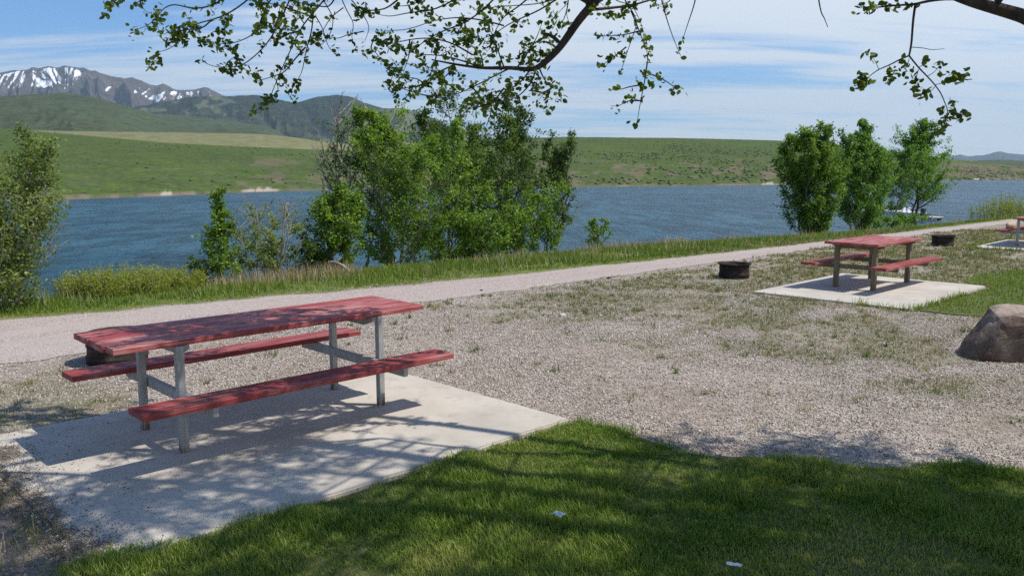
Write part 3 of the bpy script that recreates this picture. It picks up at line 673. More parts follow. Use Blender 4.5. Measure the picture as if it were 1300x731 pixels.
lt('bank_tree', 'dark many-stemmed tree with tall upright trunks in the middle clump', 'tree', 630, 16.2, 104, 110, stems=8, spread=.34, style='column', nb=44, twigs=9, per=8, leaf=.075, jit=.09, mat='leaf_dark', bark='bark_dark', rad=.05, seed=18, group=GT, low=.06, up=1.7)
lt('bank_tree', 'dark airy tree with feathery upright crown at right end of the middle clump', 'tree', 694, 16.4, 132, 56, stems=6, spread=.32, style='column', nb=36, twigs=8, per=7, leaf=.07, jit=.085, mat='leaf_dark', bark='bark_dark', rad=.038, seed=19, group=GT, low=.16, up=1.8)
lt('bank_shrub', 'leafy light green undergrowth shrub below the dark airy tree', 'shrub', 662, 15.3, 232, 70, stems=7, spread=.36, style='bush', nb=22, twigs=7, per=7, leaf=.075, jit=.09, mat='leaf_poplar', rad=.02, seed=20)
lt('bank_shrub', 'leafy shrub in front of loose light green poplar', 'shrub', 585, 15.1, 268, 92, stems=5, spread=.4, style='bush', nb=22, twigs=7, per=7, leaf=.075, jit=.08, mat='leaf_poplar', rad=.02, seed=21)
lt('sapling', 'small lone sapling in front of open water right of the middle clump', 'sapling', 758, 14.6, 276, 30, stems=3, spread=.2, style='round', nb=12, twigs=5, per=5, leaf=.07, jit=.06, mat='leaf_poplar', rad=.014, seed=22)
lt('bank_shrub', 'dark low bush filling the gap beside the half-bare twiggy shrub', 'shrub', 372, 14.5, 300, 52, stems=5, spread=.35, style='bush', nb=18, twigs=6, per=6, leaf=.06, jit=.06, mat='leaf_dark', rad=.016, seed=23)
lt('bank_shrub', 'tiny dark bush at left foot of thin conical tree', 'shrub', 246, 13.9, 328, 26, stems=4, spread=.3, style='bush', nb=10, twigs=5, per=5, leaf=.05, jit=.04, mat='leaf_dark', rad=.01, seed=24)
# right-hand group
GR = 'trees of the right-hand clump'
lt('bank_tree', 'broad olive green tree, leftmost of the right-hand clump by the road bend', 'tree', 1031, 17.2, 160, 98, stems=5, spread=.12, style='poplar', nb=52, twigs=11, per=9, leaf=.115, jit=.12, up=1.5, mat='leaf_olive', rad=.075, seed=31, group=GR, low=.03)
lt('bank_tree', 'tall fresh green tree just right of the broad olive green tree', 'tree', 1087, 17.8, 152, 86, stems=4, spread=.14, style='poplar', nb=50, twigs=11, per=9, leaf=.115, jit=.12, up=1.5, mat='leaf_right', bark='bark_pale', rad=.075, seed=32, group=GR, low=.10)
lt('bank_tree', 'light green tree with thin pale stems in middle of the right-hand clump', 'tree', 1114, 19.4, 166, 92, stems=4, spread=.16, style='poplar', nb=40, twigs=10, per=8, leaf=.115, jit=.12, up=1.4, mat='leaf_right', bark='bark_pale', rad=.06, seed=33, group=GR, low=.18)
lt('bank_tree', 'dark green tree with forked bare lower trunk beside the boat, rightmost of its clump', 'tree', 1153, 19.2, 154, 98, stems=2, spread=.05, style='poplar', nb=54, twigs=11, per=9, leaf=.125, jit=.14, up=1.0, mat='leaf_right', bark='bark_dark', rad=.10, seed=34, group=GR, low=.24)
lt('bank_shrub', 'rounded green bush at the foot of the right-hand tree clump', 'shrub', 1122, 17.6, 273, 52, stems=6, spread=.5, style='bush', nb=18, twigs=7, per=7, leaf=.11, jit=.11, mat='leaf_right', rad=.02, seed=35)
# low willows at left: upright wands
def willow(px, v, ytop, wpx, seed, label, k_=1.0):
    x, y = spot(px, v); z0 = float(gz(x, y)); r = np.random.default_rng(seed); n = 300
    w = wpx/F*y; hh = (H-(ytop-214.8)/F*y)-z0
    ang = r.uniform(0, 2*np.pi, n); rr = np.sqrt(r.random(n)); bx = np.cos(ang)*rr*w*.5; by = np.sin(ang)*rr*w*.28
    wood, lv = [], []
    for k in range(n):
        gzk = float(gz(x+bx[k], y+by[k]))-z0
        h = hh*1.12*r.uniform(.45, 1.0)*(1-.3*rr[k]**2); e = np.array([bx[k]*1.18+r.normal(0, .05), by[k]*1.15+r.normal(0, .05), h+gzk*.5])
        p0 = np.array([bx[k], by[k], gzk-.05]); ps = bez(p0, (p0+e)/2+r.normal(0, .03, 3), e, 4); wood.append(tube(ps, np.array([.004, .0035, .003, .0015])*k_, 3))
        q = r.uniform(.15, 1, (34, 1)); lv.append(p0*(1-q)+e*q+r.normal(0, .026*k_, (34, 3)))
    o = empty('willow_shrub', (x, y, z0)); tag(o, label, 'shrub')
    Vw, Fw = merge(wood); link('stems', np_mesh('stems', Vw, Fw), M['bark_pale'], o)
    link('crown', leaf_mesh('crown', np.concatenate(lv), .038*k_, seed, 4, 0, .4), M['leaf_willow'], o)
willow(112, 13.5, 340, 84, 41, 'yellow-green willow thicket next to the scrubby tree at left edge')
willow(160, 13.6, 335, 92, 42, 'yellow-green willow thicket, middle and densest of the left bank willows')
willow(212, 13.8, 338, 78, 43, 'yellow-green willow thicket nearest the thin conical tree')
willow(1276, 20.8, 246, 80, 44, 'broad yellow-green willow bush by the water at the right edge', 3.2)
# fallen branch
x, y = spot(429, 13.3); x2, y2 = onz(419, 343, .05)
o = empty('fallen_branch', (x, y, float(gz(x, y))+.12)); tag(o, 'pale dead branch fallen in the grass below dark bushy tree', 'branch')
w_ = [tube(np.array([(-.22, .1, .12), (-.08, .03, .13), (.08, 0, .06), (.2, -.03, -.05)]), [.018, .03, .03, .022], 6), tube(np.array([(-.05, .02, .13), (.02, .06, .2), (.06, .08, .25)]), [.014, .01, .005], 5)]
Vw, Fw = merge(w_); link('limb', np_mesh('limb', Vw, Fw, None, True), M['bark_pale'], o)

# ------------------------------------------------------------------ overhanging shade tree (trunk stands right of the frame)
TB = np.array([5.3, 3.9, float(gz(5.3, 3.9))-.02])
r = np.random.default_rng(77); wood, lv, lvv = [], [], []
def P3(px, py, d): return atd(px, py, d)
def strand(pts, r0, r1, sides=5, n=None):
    pts = np.array(pts, float); t = np.linspace(0, 1, len(pts)); n = n or len(pts)*3
    tn = np.linspace(0, 1, n); c = np.stack([np.interp(tn, t, pts[:, k]) for k in range(3)], -1)
    for _ in range(2): c[1:-1] = .25*c[:-2]+.5*c[1:-1]+.25*c[2:]
    wood.append(tube(c, np.linspace(r0, r1, n), sides)); return c
def cluster(c, n=9, s=.045):
    lv.append(c+r.normal(0, s*.5, (n, 3))*np.array([1, 1, .85])); lvv.append(np.full(n, np.clip(r.normal(.5, .22), 0, 1)))
def leafy(c, step=.045, start=.15, n=8, skip=.22, s=.045):
    seg = np.linalg.norm(np.diff(c, axis=0), axis=1); L = np.r_[0, np.cumsum(seg)]; tot = L[-1]; x = tot*start
    while x < tot:
        if r.random() > skip:
            p = np.array([np.interp(x, L, c[:, k]) for k in range(3)]); cluster(p+r.normal(0, .014, 3), int(n*r.uniform(.5, 1.4)), s)
        x += step*r.uniform(.6, 1.6)
    cluster(c[-1], int(n*.8), s)
def side(c, n, length, leaf=True, lo=.2, hang=.3, lr=.0035):
    for k in range(n):
        f = r.uniform(lo, 1)*(len(c)-1); i0 = min(len(c)-2, int(f)); p = c[i0]*(1-f+i0)+c[i0+1]*(f-i0)
        d = r.normal(size=3); d[1] *= .6; d[2] -= hang; d /= np.linalg.norm(d); L = length*r.uniform(.45, 1.25)
        q = strand([p, p+d*L*.5+r.normal(0, .02, 3), p+d*L+np.array([0, 0, -.03])], lr, .0015, 3, 6)
        if leaf: leafy(q, .05, .3, 7)
# trunk and limbs
trunk = strand([TB+[0, 0, -.1], TB+[.02, .02, .8], TB+[-.05, .0, 1.6], TB+[-.02, -.05, 2.5], TB+[.1, -.1, 3.6], TB+[.2, -.2, 5.2], TB+[.1, -.3, 7.2]], .24, .07, 12, 24)
D5, D6 = 5.25, 6.2
limb_r = strand([TB+[-.04, 0, 2.0], (4.5, 4.5, 2.45), P3(1330, 38, D5), P3(1300, 21, D5), P3(1268, 12, D5), P3(1232, 2, D5), P3(1195, -12, D5), P3(1120, -60, D5), P3(1030, -95, 5.3), P3(930, -120, 5.5)], .056, .014, 9, 40)
limb_m = strand([TB+[0, -.03, 2.9], (4.2, 4.9, 4.3), (3.0, 5.6, 4.85), (1.9, 6.0, 4.6), (1.15, 6.15, 3.95), P3(790, -55, D6), P3(759, 0, D6), P3(738, 21, D6), P3(713, 58, D6), P3(699, 73, D6), P3(685, 85, D6), P3(673, 89, D6), P3(649, 86, D6), P3(613, 87, D6), P3(578, 82, 6.25), P3(548, 76, 6.3)], .052, .005, 9, 60)
limb_l = strand([TB+[.05, -.06, 3.4], (4.0, 4.5, 5.1), (2.4, 5.2, 5.5), (.8, 5.7, 5.2), (-.6, 6.0, 4.7), (-1.8, 6.2, 4.15), (-2.7, 6.3, 3.75), (-3.4, 6.3, 3.6)], .085, .015, 8, 44)
limb_c = strand([TB+[0, -.1, 3.2], (4.2, 3.8, 5.2), (3.0, 4.2, 5.9), (1.8, 4.5, 5.8), (.6, 4.7, 5.1), (-.6, 4.8, 4.5)], .085, .015, 8, 36)
limb_n = strand([TB+[.1, -.1, 3.8], (5.2, 2.8, 5.5), (4.6, 1.6, 6.6), (3.6, .6, 7.0)], .08, .02, 7, 20)
limb_s = strand([TB+[.12, -.1, 4.0], (6.4, 4.0, 5.6), (7.6, 4.4, 6.6), (8.6, 4.4, 6.9)], .08, .02, 7, 20)
limb_u = strand([TB+[.15, -.15, 4.6], (4.9, 4.2, 6.9), (4.0, 4.6, 8.0), (3.0, 4.7, 8.4)], .07, .02, 7, 20)
def pxs(pts, d): return [P3(a, b, d) for a, b in pts]
# --- right-hand hanging twig
c = strand(pxs([(1232, 0), (1205, -2), (1180, 1), (1161, 6), (1135, 7), (1112, 10), (1093, 9)], D5), .012, .003, 5); leafy(c, .05, .5, 9, .1)
c = strand(pxs([(1162, 6), (1159, 25), (1158, 42), (1157, 58), (1154, 71)], D5), .008, .006, 5, 10)
c = strand(pxs([(1154, 71), (1142, 76), (1129, 83), (1116, 88), (1103, 97), (1096, 108)], D5), .005, .002, 4)
for p in ((1106, 68), (1095, 97), (1093, 110), (1097, 104), (1129, 97), (1149, 88)):
    for k in range(2): cluster(P3(p[0]+r.normal(0, 2), p[1]+r.normal(0, 3), D5), 8, .04)
c = strand(pxs([(1154, 71), (1166, 86), (1177, 97), (1187, 108), (1195, 119), (1200, 132), (1204, 141), (1199, 158)], D5), .005, .002, 4)
strand(pxs([(1156, 60), (1172, 61), (1184, 64), (1199, 62)], D5), .003, .0015, 3)
for p in ((1175, 77), (1191, 85), (1159, 103), (1162, 108), (1172, 121), (1176, 119), (1207, 99), (1215, 101), (1223, 99), (1198, 139), (1210, 131), (1206, 146), (1218, 147), (1224, 148), (1196, 157), (1197, 163), (1203, 152)):
    cluster(P3(p[0], p[1], D5), 11, .045)
for a, b2 in (((1166, 86), (1175, 77)), ((1177, 97), (1191, 86)), ((1187, 108), (1207, 99)), ((1207, 99), (1223, 99)), ((1166, 88), (1160, 103)), ((1187, 110), (1174, 120)), ((1202, 140), (1222, 147)), ((1129, 83), (1129, 96)), ((1116, 88), (1107, 70)), ((1154, 75), (1149, 87))):
    strand(pxs([a, ((a[0]+b2[0])/2+1, (a[1]+b2[1])/2+2), b2], D5), .0028, .0015, 3, 5)
strand(pxs([(1036, -25), (1040, 5), (1043, 18), (1046, 22), (1051, 35)], D5), .005, .002, 4)
# --- twigs between middle limb and open sky
def tw(pts, d, r0=.006, leaf=True, step=.05, n=8, skip=.3, start=.2, sides=0, sl=.22):
    c = strand(pxs(pts, d), r0, .0018, 4)
    if leaf: leafy(c, step, start, n, skip)
    if sides: side(c, sides, sl)
    return c
for pts, lf in [([(786, -30), (792, 0), (803, 15), (810, 29), (800, 55), (788, 92)], False), ([(801, 14), (812, 40), (822, 69)], False), ([(836, -20), (842, 10), (852, 42), (864, 71)], False), ([(886, -20), (882, 5), (874, 28), (866, 53)], False),
                ([(822, 78), (820, 92), (818, 106), (813, 130), (808, 160)], True), ([(820, 92), (838, 99), (850, 106), (862, 116)], True), ([(816, 108), (800, 110), (788, 114), (779, 113)], True), ([(813, 128), (797, 128), (783, 136)], True), ([(811, 40), (790, 45), (765, 46)], True), ([(795, 60), (780, 72), (763, 84)], True),
                ([(822, 69), (822, 74), (822, 78)], False), ([(770, -15), (782, 2), (802, 6)], True), ([(860, -15), (850, 3), (838, 6)], True), ([(815, -10), (802, 10), (792, 14)], True)]:
    c = tw(pts, 5.9, .0055, lf, .06, 8, .35)
    if not lf: leafy(c, .16, .1, 5, .45)
# --- middle spray: long twigs trailing down-left from the limb and from boughs above the frame
MID = [[(709, -2), (684, 14), (660, 24), (642, 33), (625, 46), (600, 52)], [(760, -30), (712, -2), (680, 6), (640, 8), (600, 12)], [(713, 58), (705, 50), (698, 44), (691, 43)],
       [(649, 86), (625, 98), (598, 112), (575, 122), (556, 121)], [(673, 89), (665, 100), (655, 110), (640, 114), (622, 118)], [(613, 87), (590, 78), (560, 70), (530, 70), (505, 60)],
       [(578, 82), (555, 92), (540, 105), (525, 112), (505, 112), (492, 107)], [(560, 122), (540, 122), (515, 114), (493, 108)], [(600, 70), (575, 55), (548, 48), (520, 50), (490, 58), (476, 52)],
       [(640, 33), (610, 25), (580, 22), (550, 26), (520, 38), (485, 40)], [(640, -15), (615, 12), (590, 30), (560, 40), (535, 55), (515, 72), (500, 88)], [(600, -20), (575, 2), (548, 14), (520, 16), (495, 22), (478, 18)],
       [(560, -20), (540, -2), (520, 8), (500, 8)], [(690, -20), (660, 8), (640, 20), (628, 40), (622, 60)], [(655, 88), (668, 70), (680, 52), (688, 30)], [(640, 86), (634, 70), (628, 50), (618, 30)], [(684, 85), (690, 100), (700, 112), (712, 114)], [(680, 88), (676, 104), (660, 122), (640, 130), (626, 128)],
       [(699, 73), (690, 66), (676, 66), (664, 60)], [(640, 112), (628, 128), (615, 135), (594, 138), (586, 148)], [(622, 118), (624, 135), (622, 150), (617, 160)], [(700, 112), (690, 118), (675, 116)], [(600, 112), (612, 124), (603, 132)], [(556, 60), (552, 80), (545, 98)], [(520, 50), (520, 70), (512, 92)], [(590, 30), (596, 52), (592, 76)], [(613, 87), (612, 70), (600, 58), (588, 54)], [(578, 82), (566, 98), (556, 100)], [(720, -15), (722, 4), (716, 26), (708, 34)], [(505, 0), (490, 12), (470, 14), (452, 10)], [(476, 45), (470, 62), (478, 68)], [(540, 108), (530, 100), (515, 98)]]
for k, pts in enumerate(MID):
    c = tw(pts, D6+r.uniform(-.3, .3), .0065, True, .06, 9, .46, .12, 2, .12)
strand(pxs([(709, 54), (704, 48), (697, 44), (690, 43)], D6), .016, .010, 6, 8)
# --- left spray
LEFT = [[(330, -20), (316, 0), (290, 18), (268, 26), (249, 30), (238, 42), (228, 54), (212, 64), (197, 67)], [(300, -15), (272, 8), (245, 12), (222, 5), (208, 10), (200, 22), (188, 33), (172, 38)], [(196, -10), (182, 1), (172, 4)], [(155, -8), (146, 2), (142, 4)],
        [(350, -10), (336, 12), (326, 40), (312, 50), (290, 57), (263, 54)], [(372, -10), (362, 14), (345, 48), (330, 66), (308, 84), (288, 86), (270, 85), (257, 78)], [(420, -10), (400, 14), (386, 30), (377, 46), (366, 70), (352, 100), (344, 122), (336, 134), (322, 142)],
        [(398, 14), (396, 40), (388, 66), (384, 92), (374, 108)], [(392, 20), (376, 14), (352, 6), (330, 3)], [(388, 60), (372, 78), (362, 92), (345, 98), (324, 104)], [(345, 48), (352, 28), (356, 6)], [(325, 40), (335, 22), (328, 6)], [(290, 18), (288, 32), (284, 40)], [(430, -15), (420, 10), (402, 8), (372, 2)], [(380, 40), (362, 44), (352, 52)], [(308, 84), (302, 74), (300, 64)],
        [(268, 26), (258, 36), (240, 38), (222, 40)], [(249, 30), (230, 32), (208, 44)]]
for k, pts in enumerate(LEFT):
    tw(pts, D6-.1+r.uniform(-.25, .25), .0065, True, .058, 9, .42, .15, 2, .11)
for pts in ([(430, -10), (440, 14), (450, 30), (445, 50), (455, 62)], [(410, 0), (425, 24), (418, 48), (405, 60)], [(436, 10), (420, 22), (409, 40), (402, 58)], [(446, 0), (462, 20), (470, 36), (463, 52)], [(400, 20), (410, 36), (416, 60), (428, 70)], [(462, 40), (442, 44), (428, 50), (416, 46)], [(350, 100), (354, 114), (346, 128)], [(386, 30), (378, 18), (365, 14)]):
    c = tw(pts, D6, .0045, False); leafy(c, .17, .4, 5, .5)
# bushy boughs above the frame that hold the hanging twigs
for lim, lo, n, L in ((limb_l, .35, 26, .55), (limb_m, .2, 10, .5)):
    for k in range(n):
        f = r.uniform(lo, .97)*(len(lim)-1); i0 = min(len(lim)-2, int(f)); p = lim[i0]
        if lim is limb_m and i0 > 30: continue
        tgt = p+np.array([r.normal(0, .6), r.normal(0, .35), r.uniform(-.5, .5)])
        if pix(tgt)[1] > -6: tgt[2] += .5
        c = strand([p, (p+tgt)/2+r.normal(0, .05, 3), tgt], .012, .003, 4, 7); side(c, 3, .3)
# --- canopy: sprays spread through the crown, each on its own bough
limbs = np.concatenate([trunk[12:], limb_r[18:], limb_m[4:26], limb_l[4:30], limb_c[4:], limb_n[3:], limb_s[3:], limb_u[3:]])
def spray(p):
    d = np.linalg.norm(limbs-p, axis=1)+.6*np.maximum(0, limbs[:, 2]-p[2]); q = limbs[np.argmin(d)]
    m_ = (p+q)/2+np.array([0, 0, .12])+r.normal(0, .08, 3)
    strand([q, m_, p], .016, .005, 4, 8)
    for k in range(5):
        dd = r.normal(size=3)*np.array([1, 1, .45]); dd /= np.linalg.norm(dd); L = r.uniform(.3, .65)
        c = strand([p, p+dd*L*.5, p+dd*L+np.array([0, 0, -.06])], .005, .002, 3, 6); leafy(c, .06, .1, 9, .15, .06)
def shade_density(x, y):
    d = 1.0*sstep(x, .3, 1.1)*sstep(y, 5.62, 5.35)*(1 if x > 1.0 else sstep(y, 5.3, 5.0))+.62*sstep(x, -3.7, -3.2)*sstep(x, .6, -.3)*sstep(y, 5.7, 5.2)
    d = d+1.0*sstep(y, 4.4, 3.8)*sstep(x, -3.9, -3.3)+.9*sstep(x, -1.6, -2.1)*sstep(y, 5.1, 4.7)
    d = d*(.02+1.2*sstep(fbm(x*.75+2, y*1.5+5, 3, 91), .455, .535))
    return d
cnt = 0; tries = 0
while cnt < 200 and tries < 9000:
    tries += 1
    x, y = r.uniform(-3.8, 5.5), r.uniform(2.4, 5.5)
    if r.random() > float(shade_density(np.array(x), np.array(y))): continue
    z = r.uniform(3.7, 7.6); p = np.array([x+.655*z, y-.0585*z, z])
    if np.hypot((p[0]-4.2)/6.5, (p[1]-3.2)/4.6) > 1: z = 3.7+r.random(); p = np.array([x+.655*z, y-.0585*z, z])
    if p[0] < -2.2: continue
    if pix(p-np.array([0, 0, .55]))[1] > -4: continue
    spray(p); cnt += 1
for k in range(60):
    z = r.uniform(3.5, 5.4)
    xs, ys = (r.uniform(1.1, 2.5), r.uniform(5.3, 5.72)) if k < 16 else (r.uniform(1.0, 3.2), r.uniform(3.6, 5.3))
    p = np.array([xs+.655*z, ys-.0585*z, z])
    if pix(p-np.array([0, 0, .4]))[1] > -3: continue
    spray(p)
for k in range(34):
    z = r.uniform(3.35, 4.7); xs, ys = r.uniform(-3.0, -1.25), r.uniform(5.2, 6.35); p = np.array([xs+.655*(z-.5), ys-.0585*z, z])
    if pix(p-np.array([0, 0, .35]))[1] > -2: continue
    spray(p)
for k in range(110):
    a, b2 = r.uniform(0, 2*np.pi), np.sqrt(r.random()); z = r.uniform(4.2, 9.0); s_ = 1-.45*abs(z-6.3)/3
    p = np.array([5.4+4.4*s_*b2*np.cos(a), 1.6+3.6*s_*b2*np.sin(a), z])
    if p[1]+.0585*z > 5.3: continue
    spray(p)
o = empty('shade_tree', TB); tag(o, 'overhanging spring-leafed tree with hanging twigs across the top of the photo', 'tree')
Vw, Fw = merge(wood); link('trunk', np_mesh('trunk', Vw-TB, Fw, None, True), M['bark_dark'], o)
C0 = np.concatenate(lv)-TB; vv_ = np.concatenate(lvv)
link('crown', leaf_mesh('crown', C0, .042, 5, 6, .15, .68, vv_, .3), M['leaf_elm'], o)

# ------------------------------------------------------------------ grass, weeds, stones, litter
r = np.random.default_rng(303)
def scatter(n, x0, x1, y0, y1): return r.uniform(x0, x1, n), r.uniform(y0, y1, n)
def in_view(x, y, pad=1.2): return (np.abs(x) < .66*y+pad) & (y > 2.6)
# lawn
x, y = scatter(560000, -2.6, 6.2, 2.7, 6.6); jx = (fbm(x*4, y*4, 3, 61)-.5)*.14+r.normal(0, .05, len(x))*(r.random(len(x)) < .6); jy = (fbm(x*4+9, y*4, 3, 62)-.5)*.20+r.normal(0, .05, len(x))*(r.random(len(x)) < .6)
kk = in_poly(x+jx, y+jy, LAWN) & in_view(x, y, .7); x, y = x[kk], y[kk]
cl_ = fbm(x*2.3, y*2.3, 4, 63); bare_ = fbm(x*1.1+4, y*1.6, 4, 64)
kk = r.random(len(x)) < np.clip(.55+1.0*sstep(cl_, .3, .6)-.6*sstep(bare_, .58, .68), .40, 1); x, y, cl_, bare_ = x[kk], y[kk], cl_[kk], bare_[kk]
kk = np.arange(len(x)) < 240000; x, y, cl_, bare_ = x[kk], y[kk], cl_[kk], bare_[kk]
hgt = .020+.034*sstep(cl_, .36, .68); wid = .0030+.0005*y
var = .50+.7*(fbm(x*1.3, y*1.3, 4, 66)-.5)+.18*sstep(bare_, .50, .66)+.5*(r.random(len(x)) < .08)+.12*sstep(fbm(x*2.1+7, y*2.1, 3, 68), .5, .65)
tag(link('lawn_grass', blades('lawn_grass', np.stack([x, y, gz(x, y)+.008], -1), hgt, wid, 1, .75, var), M['lawn']), kind='stuff')
# lawn beside the second pad
x, y = scatter(240000, 6, 24, 8, 26); u, v = uv(x, y); kk = in_poly(x, y, LAWN2) & in_view(x, y, .3) & (r.random(len(x)) < np.clip(14/y, 0, 1)**2); x, y = x[kk], y[kk]
tag(link('lawn_grass', blades('lawn_grass', np.stack([x, y, gz(x, y)+.012], -1), (.035+.04*fbm(x*1.5, y*1.5, 3, 70)), .0010*y, 2, .6, .55+.3*(fbm(x, y, 3, 71)-.5), True), M['lawn']), kind='stuff')
# bank grass beyond the road
def strip(n, u0, u1, off0, off1, seed, power=1.0):
    rr = np.random.default_rng(seed); u = u0+(u1-u0)*rr.random(n)**power; _, f = road_edges(u); v = f+off0+(off1-off0)*rr.random(n); x, y = xy(u, v); k = in_view(x, y, 1.0); return u[k], v[k], x[k], y[k], f[k]
u, v, x, y, f = strip(150000, 1.5, 85, -.12, 4.2, 5, 1.8)
cl_ = fbm(x*1.2, y*1.2, 4, 72); kk = r.random(len(x)) < np.clip(sstep(v-f, -.1, .5)*(.25+1.2*sstep(cl_, .32, .6)), .05, 1); u, v, x, y, f, cl_ = (q[kk] for q in (u, v, x, y, f, cl_))
hgt = (.035+.085*sstep(v-f, .1, 1.0)*(.4+1.2*cl_))*(.75+.25*sstep(u, 60, 20)); var = .35+.5*(fbm(x*.5, y*.5, 3, 73)-.5)+.45*sstep(.5, 0, v-f)
tag(link('bank_grass', blades('bank_grass', np.stack([x, y, gz(x, y)-.01], -1), hgt, .0011*y+.003, 3, .55, var, True), M['bankgrass']), kind='stuff')
u, v, x, y, f = strip(60000, 2.5, 48, .5, 3.6, 6, 1.5)
px_ = pix(np.stack([x, y, gz(x, y)], -1))[0]
vrel = v-13.2; cl_ = fbm(x*.9, y*.9, 4, 74)
kk = (r.random(len(x)) < .10+1.5*np.exp(-(vrel/.42)**2)*(.35+.65*sstep(px_, 620, 420))*sstep(px_, 180, 330)*sstep(1010, 820, px_)*.9*sstep(cl_, .3, .55)); u, v, x, y, cl_ = (q[kk] for q in (u, v, x, y, cl_))
tag(link('dry_grass', blades('dry_grass', np.stack([x, y, gz(x, y)-.01], -1), .07+.22*sstep(cl_, .3, .7), .0006*y+.002, 4, .45, None, True), M['dry']), kind='stuff')
# weeds in the gravel
x, y = scatter(240000, -6, 22, 5.5, 30); w_ = weed_density(x, y); kk = in_view(x, y, .5) & (r.random(len(x)) < w_*np.clip(13/y, .15, 1)*.62); x, y, w_ = x[kk], y[kk], w_[kk]
kk = ~in_poly(x, y, LAWN) & ~in_poly(x, y, LAWN2); x, y, w_ = x[kk], y[kk], w_[kk]
nb_ = 6; th = r.uniform(0, 6.28, (len(x), nb_)); rr = np.abs(r.normal(0, .035, (len(x), nb_)))
bx = (x[:, None]+np.cos(th)*rr).ravel(); by = (y[:, None]+np.sin(th)*rr).ravel(); hh = np.repeat(.012+.05*r.random(len(x))**4+.016*w_, nb_)
hh *= np.where(by > 19, 1.4, 1)
vw = np.repeat(r.random(len(x)), nb_)
cx_, cy_ = scatter(420, -4.5, 13, 6.2, 19); cu, cv = uv(cx_, cy_); cn, cf = road_edges(cu)
kk = in_view(cx_, cy_, .3) & ~pad_mask(cu, cv, .05) & ~in_poly(cx_, cy_, LAWN) & ~in_poly(cx_, cy_, LAWN2) & (cv < cn-.1) & (cu > .5); cx_, cy_ = cx_[kk], cy_[kk]
nc = 26; th = r.uniform(0, 6.28, (len(cx_), nc)); rr = np.abs(r.normal(0, 1, (len(cx_), nc)))*r.uniform(.015, .07, (len(cx_), 1))
bx = np.concatenate([bx, (cx_[:, None]+np.cos(th)*rr).ravel()]); by = np.concatenate([by, (cy_[:, None]+np.sin(th)*rr).ravel()])
hh = np.concatenate([hh, np.repeat(r.uniform(.03, .10, len(cx_)), nc)]); vw = np.concatenate([vw, np.repeat(r.choice([.2, .35, .5, .95], len(cx_)), nc)])
tag(link('weeds', blades('weeds', np.stack([bx, by, gz(bx, by)-.004], -1), hh, .0007*by+.002, 6, .9, vw, True), M['weed']), kind='stuff')
# tufts along the edges of the concrete pads
ex, ey, eh = [], [], []
for a, b2, n, hh in (((12.2, 4.17), (15.2, 4.17), 900, .10), ((12.17, 4.2), (12.17, 5.2), 260, .12), ((12.17, 5.2), (12.17, 6.6), 120, .06), ((15.65, 4.3), (15.65, 6.6), 500, .10), ((1.5, 6.75), (4.5, 6.75), 160, .05), ((24.35, 4.5), (24.35, 7), 500, .12), ((24.4, 7.05), (27, 7.05), 500, .10), ((1.15, 4.3), (1.15, 6.2), 90, .05)):
    t = r.random(n); cl_ = fbm(t*14, t*0+a[0], 3, 80); k = cl_ > .42; t = t[k]
    uu_ = a[0]+(b2[0]-a[0])*t+r.normal(0, .035, len(t)); vv_ = a[1]+(b2[1]-a[1])*t+r.normal(0, .035, len(t)); xx, yy = xy(uu_, vv_)
    ex.append(xx); ey.append(yy); eh.append(np.full(len(t), hh)*r.uniform(.5, 1.3, len(t)))
x, y, hh = np.concatenate(ex), np.concatenate(ey), np.concatenate(eh)
tag(link('weeds', blades('weeds', np.stack([x, y, gz(x, y)-.005], -1), hh, .0009*y+.002, 7, .7, None, True), M['lawn']), kind='stuff')
# loose stones
octv = np.array([(1, 0, 0), (0, 1, 0), (-1, 0, 0), (0, -1, 0), (0, 0, 1), (0, 0, -1)], float)
octf = np.array([(0, 1, 4), (1, 2, 4), (2, 3, 4), (3, 0, 4), (1, 0, 5), (2, 1, 5), (3, 2, 5), (0, 3, 5)])
def stones(P, rad, seed):
    rr = np.random.default_rng(seed); n = len(P); d = rr.uniform(.55, 1.25, (n, 6, 1)); a = rr.uniform(0, 6.28, n); c, s = np.cos(a), np.sin(a)
    q = octv[None]*d*np.stack([rr.uniform(.8, 1.3, n), rr.uniform(.6, 1, n), rr.uniform(.45, .8, n)], -1)[:, None]
    q = np.stack([q[..., 0]*c[:, None]-q[..., 1]*s[:, None], q[..., 0]*s[:, None]+q[..., 1]*c[:, None], q[..., 2]+.25*q[..., 0]*rr.uniform(-1, 1, n)[:, None]], -1)
    Vs = P[:, None]+q*rad[:, None, None]; Fs = (octf[None]+np.arange(n)[:, None, None]*6).reshape(-1, 3)
    return Vs.reshape(-1, 3), Fs, np.repeat(rr.random(n), 8)
x, y = scatter(520000, -5.5, 9, 3.4, 15); u, v = uv(x, y); nr, _ = road_edges(u)
kk = in_view(x, y, .4) & ~pad_mask(u, v, .01) & ~in_poly(x, y, LAWN) & ~in_poly(x, y, LAWN2) & (u > -1.5) & (v < nr+2.2) & (r.random(len(x)) < np.where(v > nr-.05, .22+.75*np.exp(-np.clip(v-nr, 0, 9)/.35), 1))
dens = .35+.65*sstep(fbm(x*.8, y*.8, 4, 95), .35, .6); kk &= r.random(len(x)) < dens*np.where(u < 1.2, .14, 1)*np.clip(8/y, .2, 1)*(1-.5*np.clip(weed_density(x, y), 0, 1))
x, y = x[kk][:170000], y[kk][:170000]
Vs, Fs, va = stones(np.stack([x, y, gz(x, y)+.002], -1), .0035+.0085*r.random(len(x))**2.6+.00045*y, 8)
tag(link('gravel_stones', np_mesh('gravel_stones', Vs, Fs, {'var': ('FACE', va)}), M['stones']), kind='stuff')
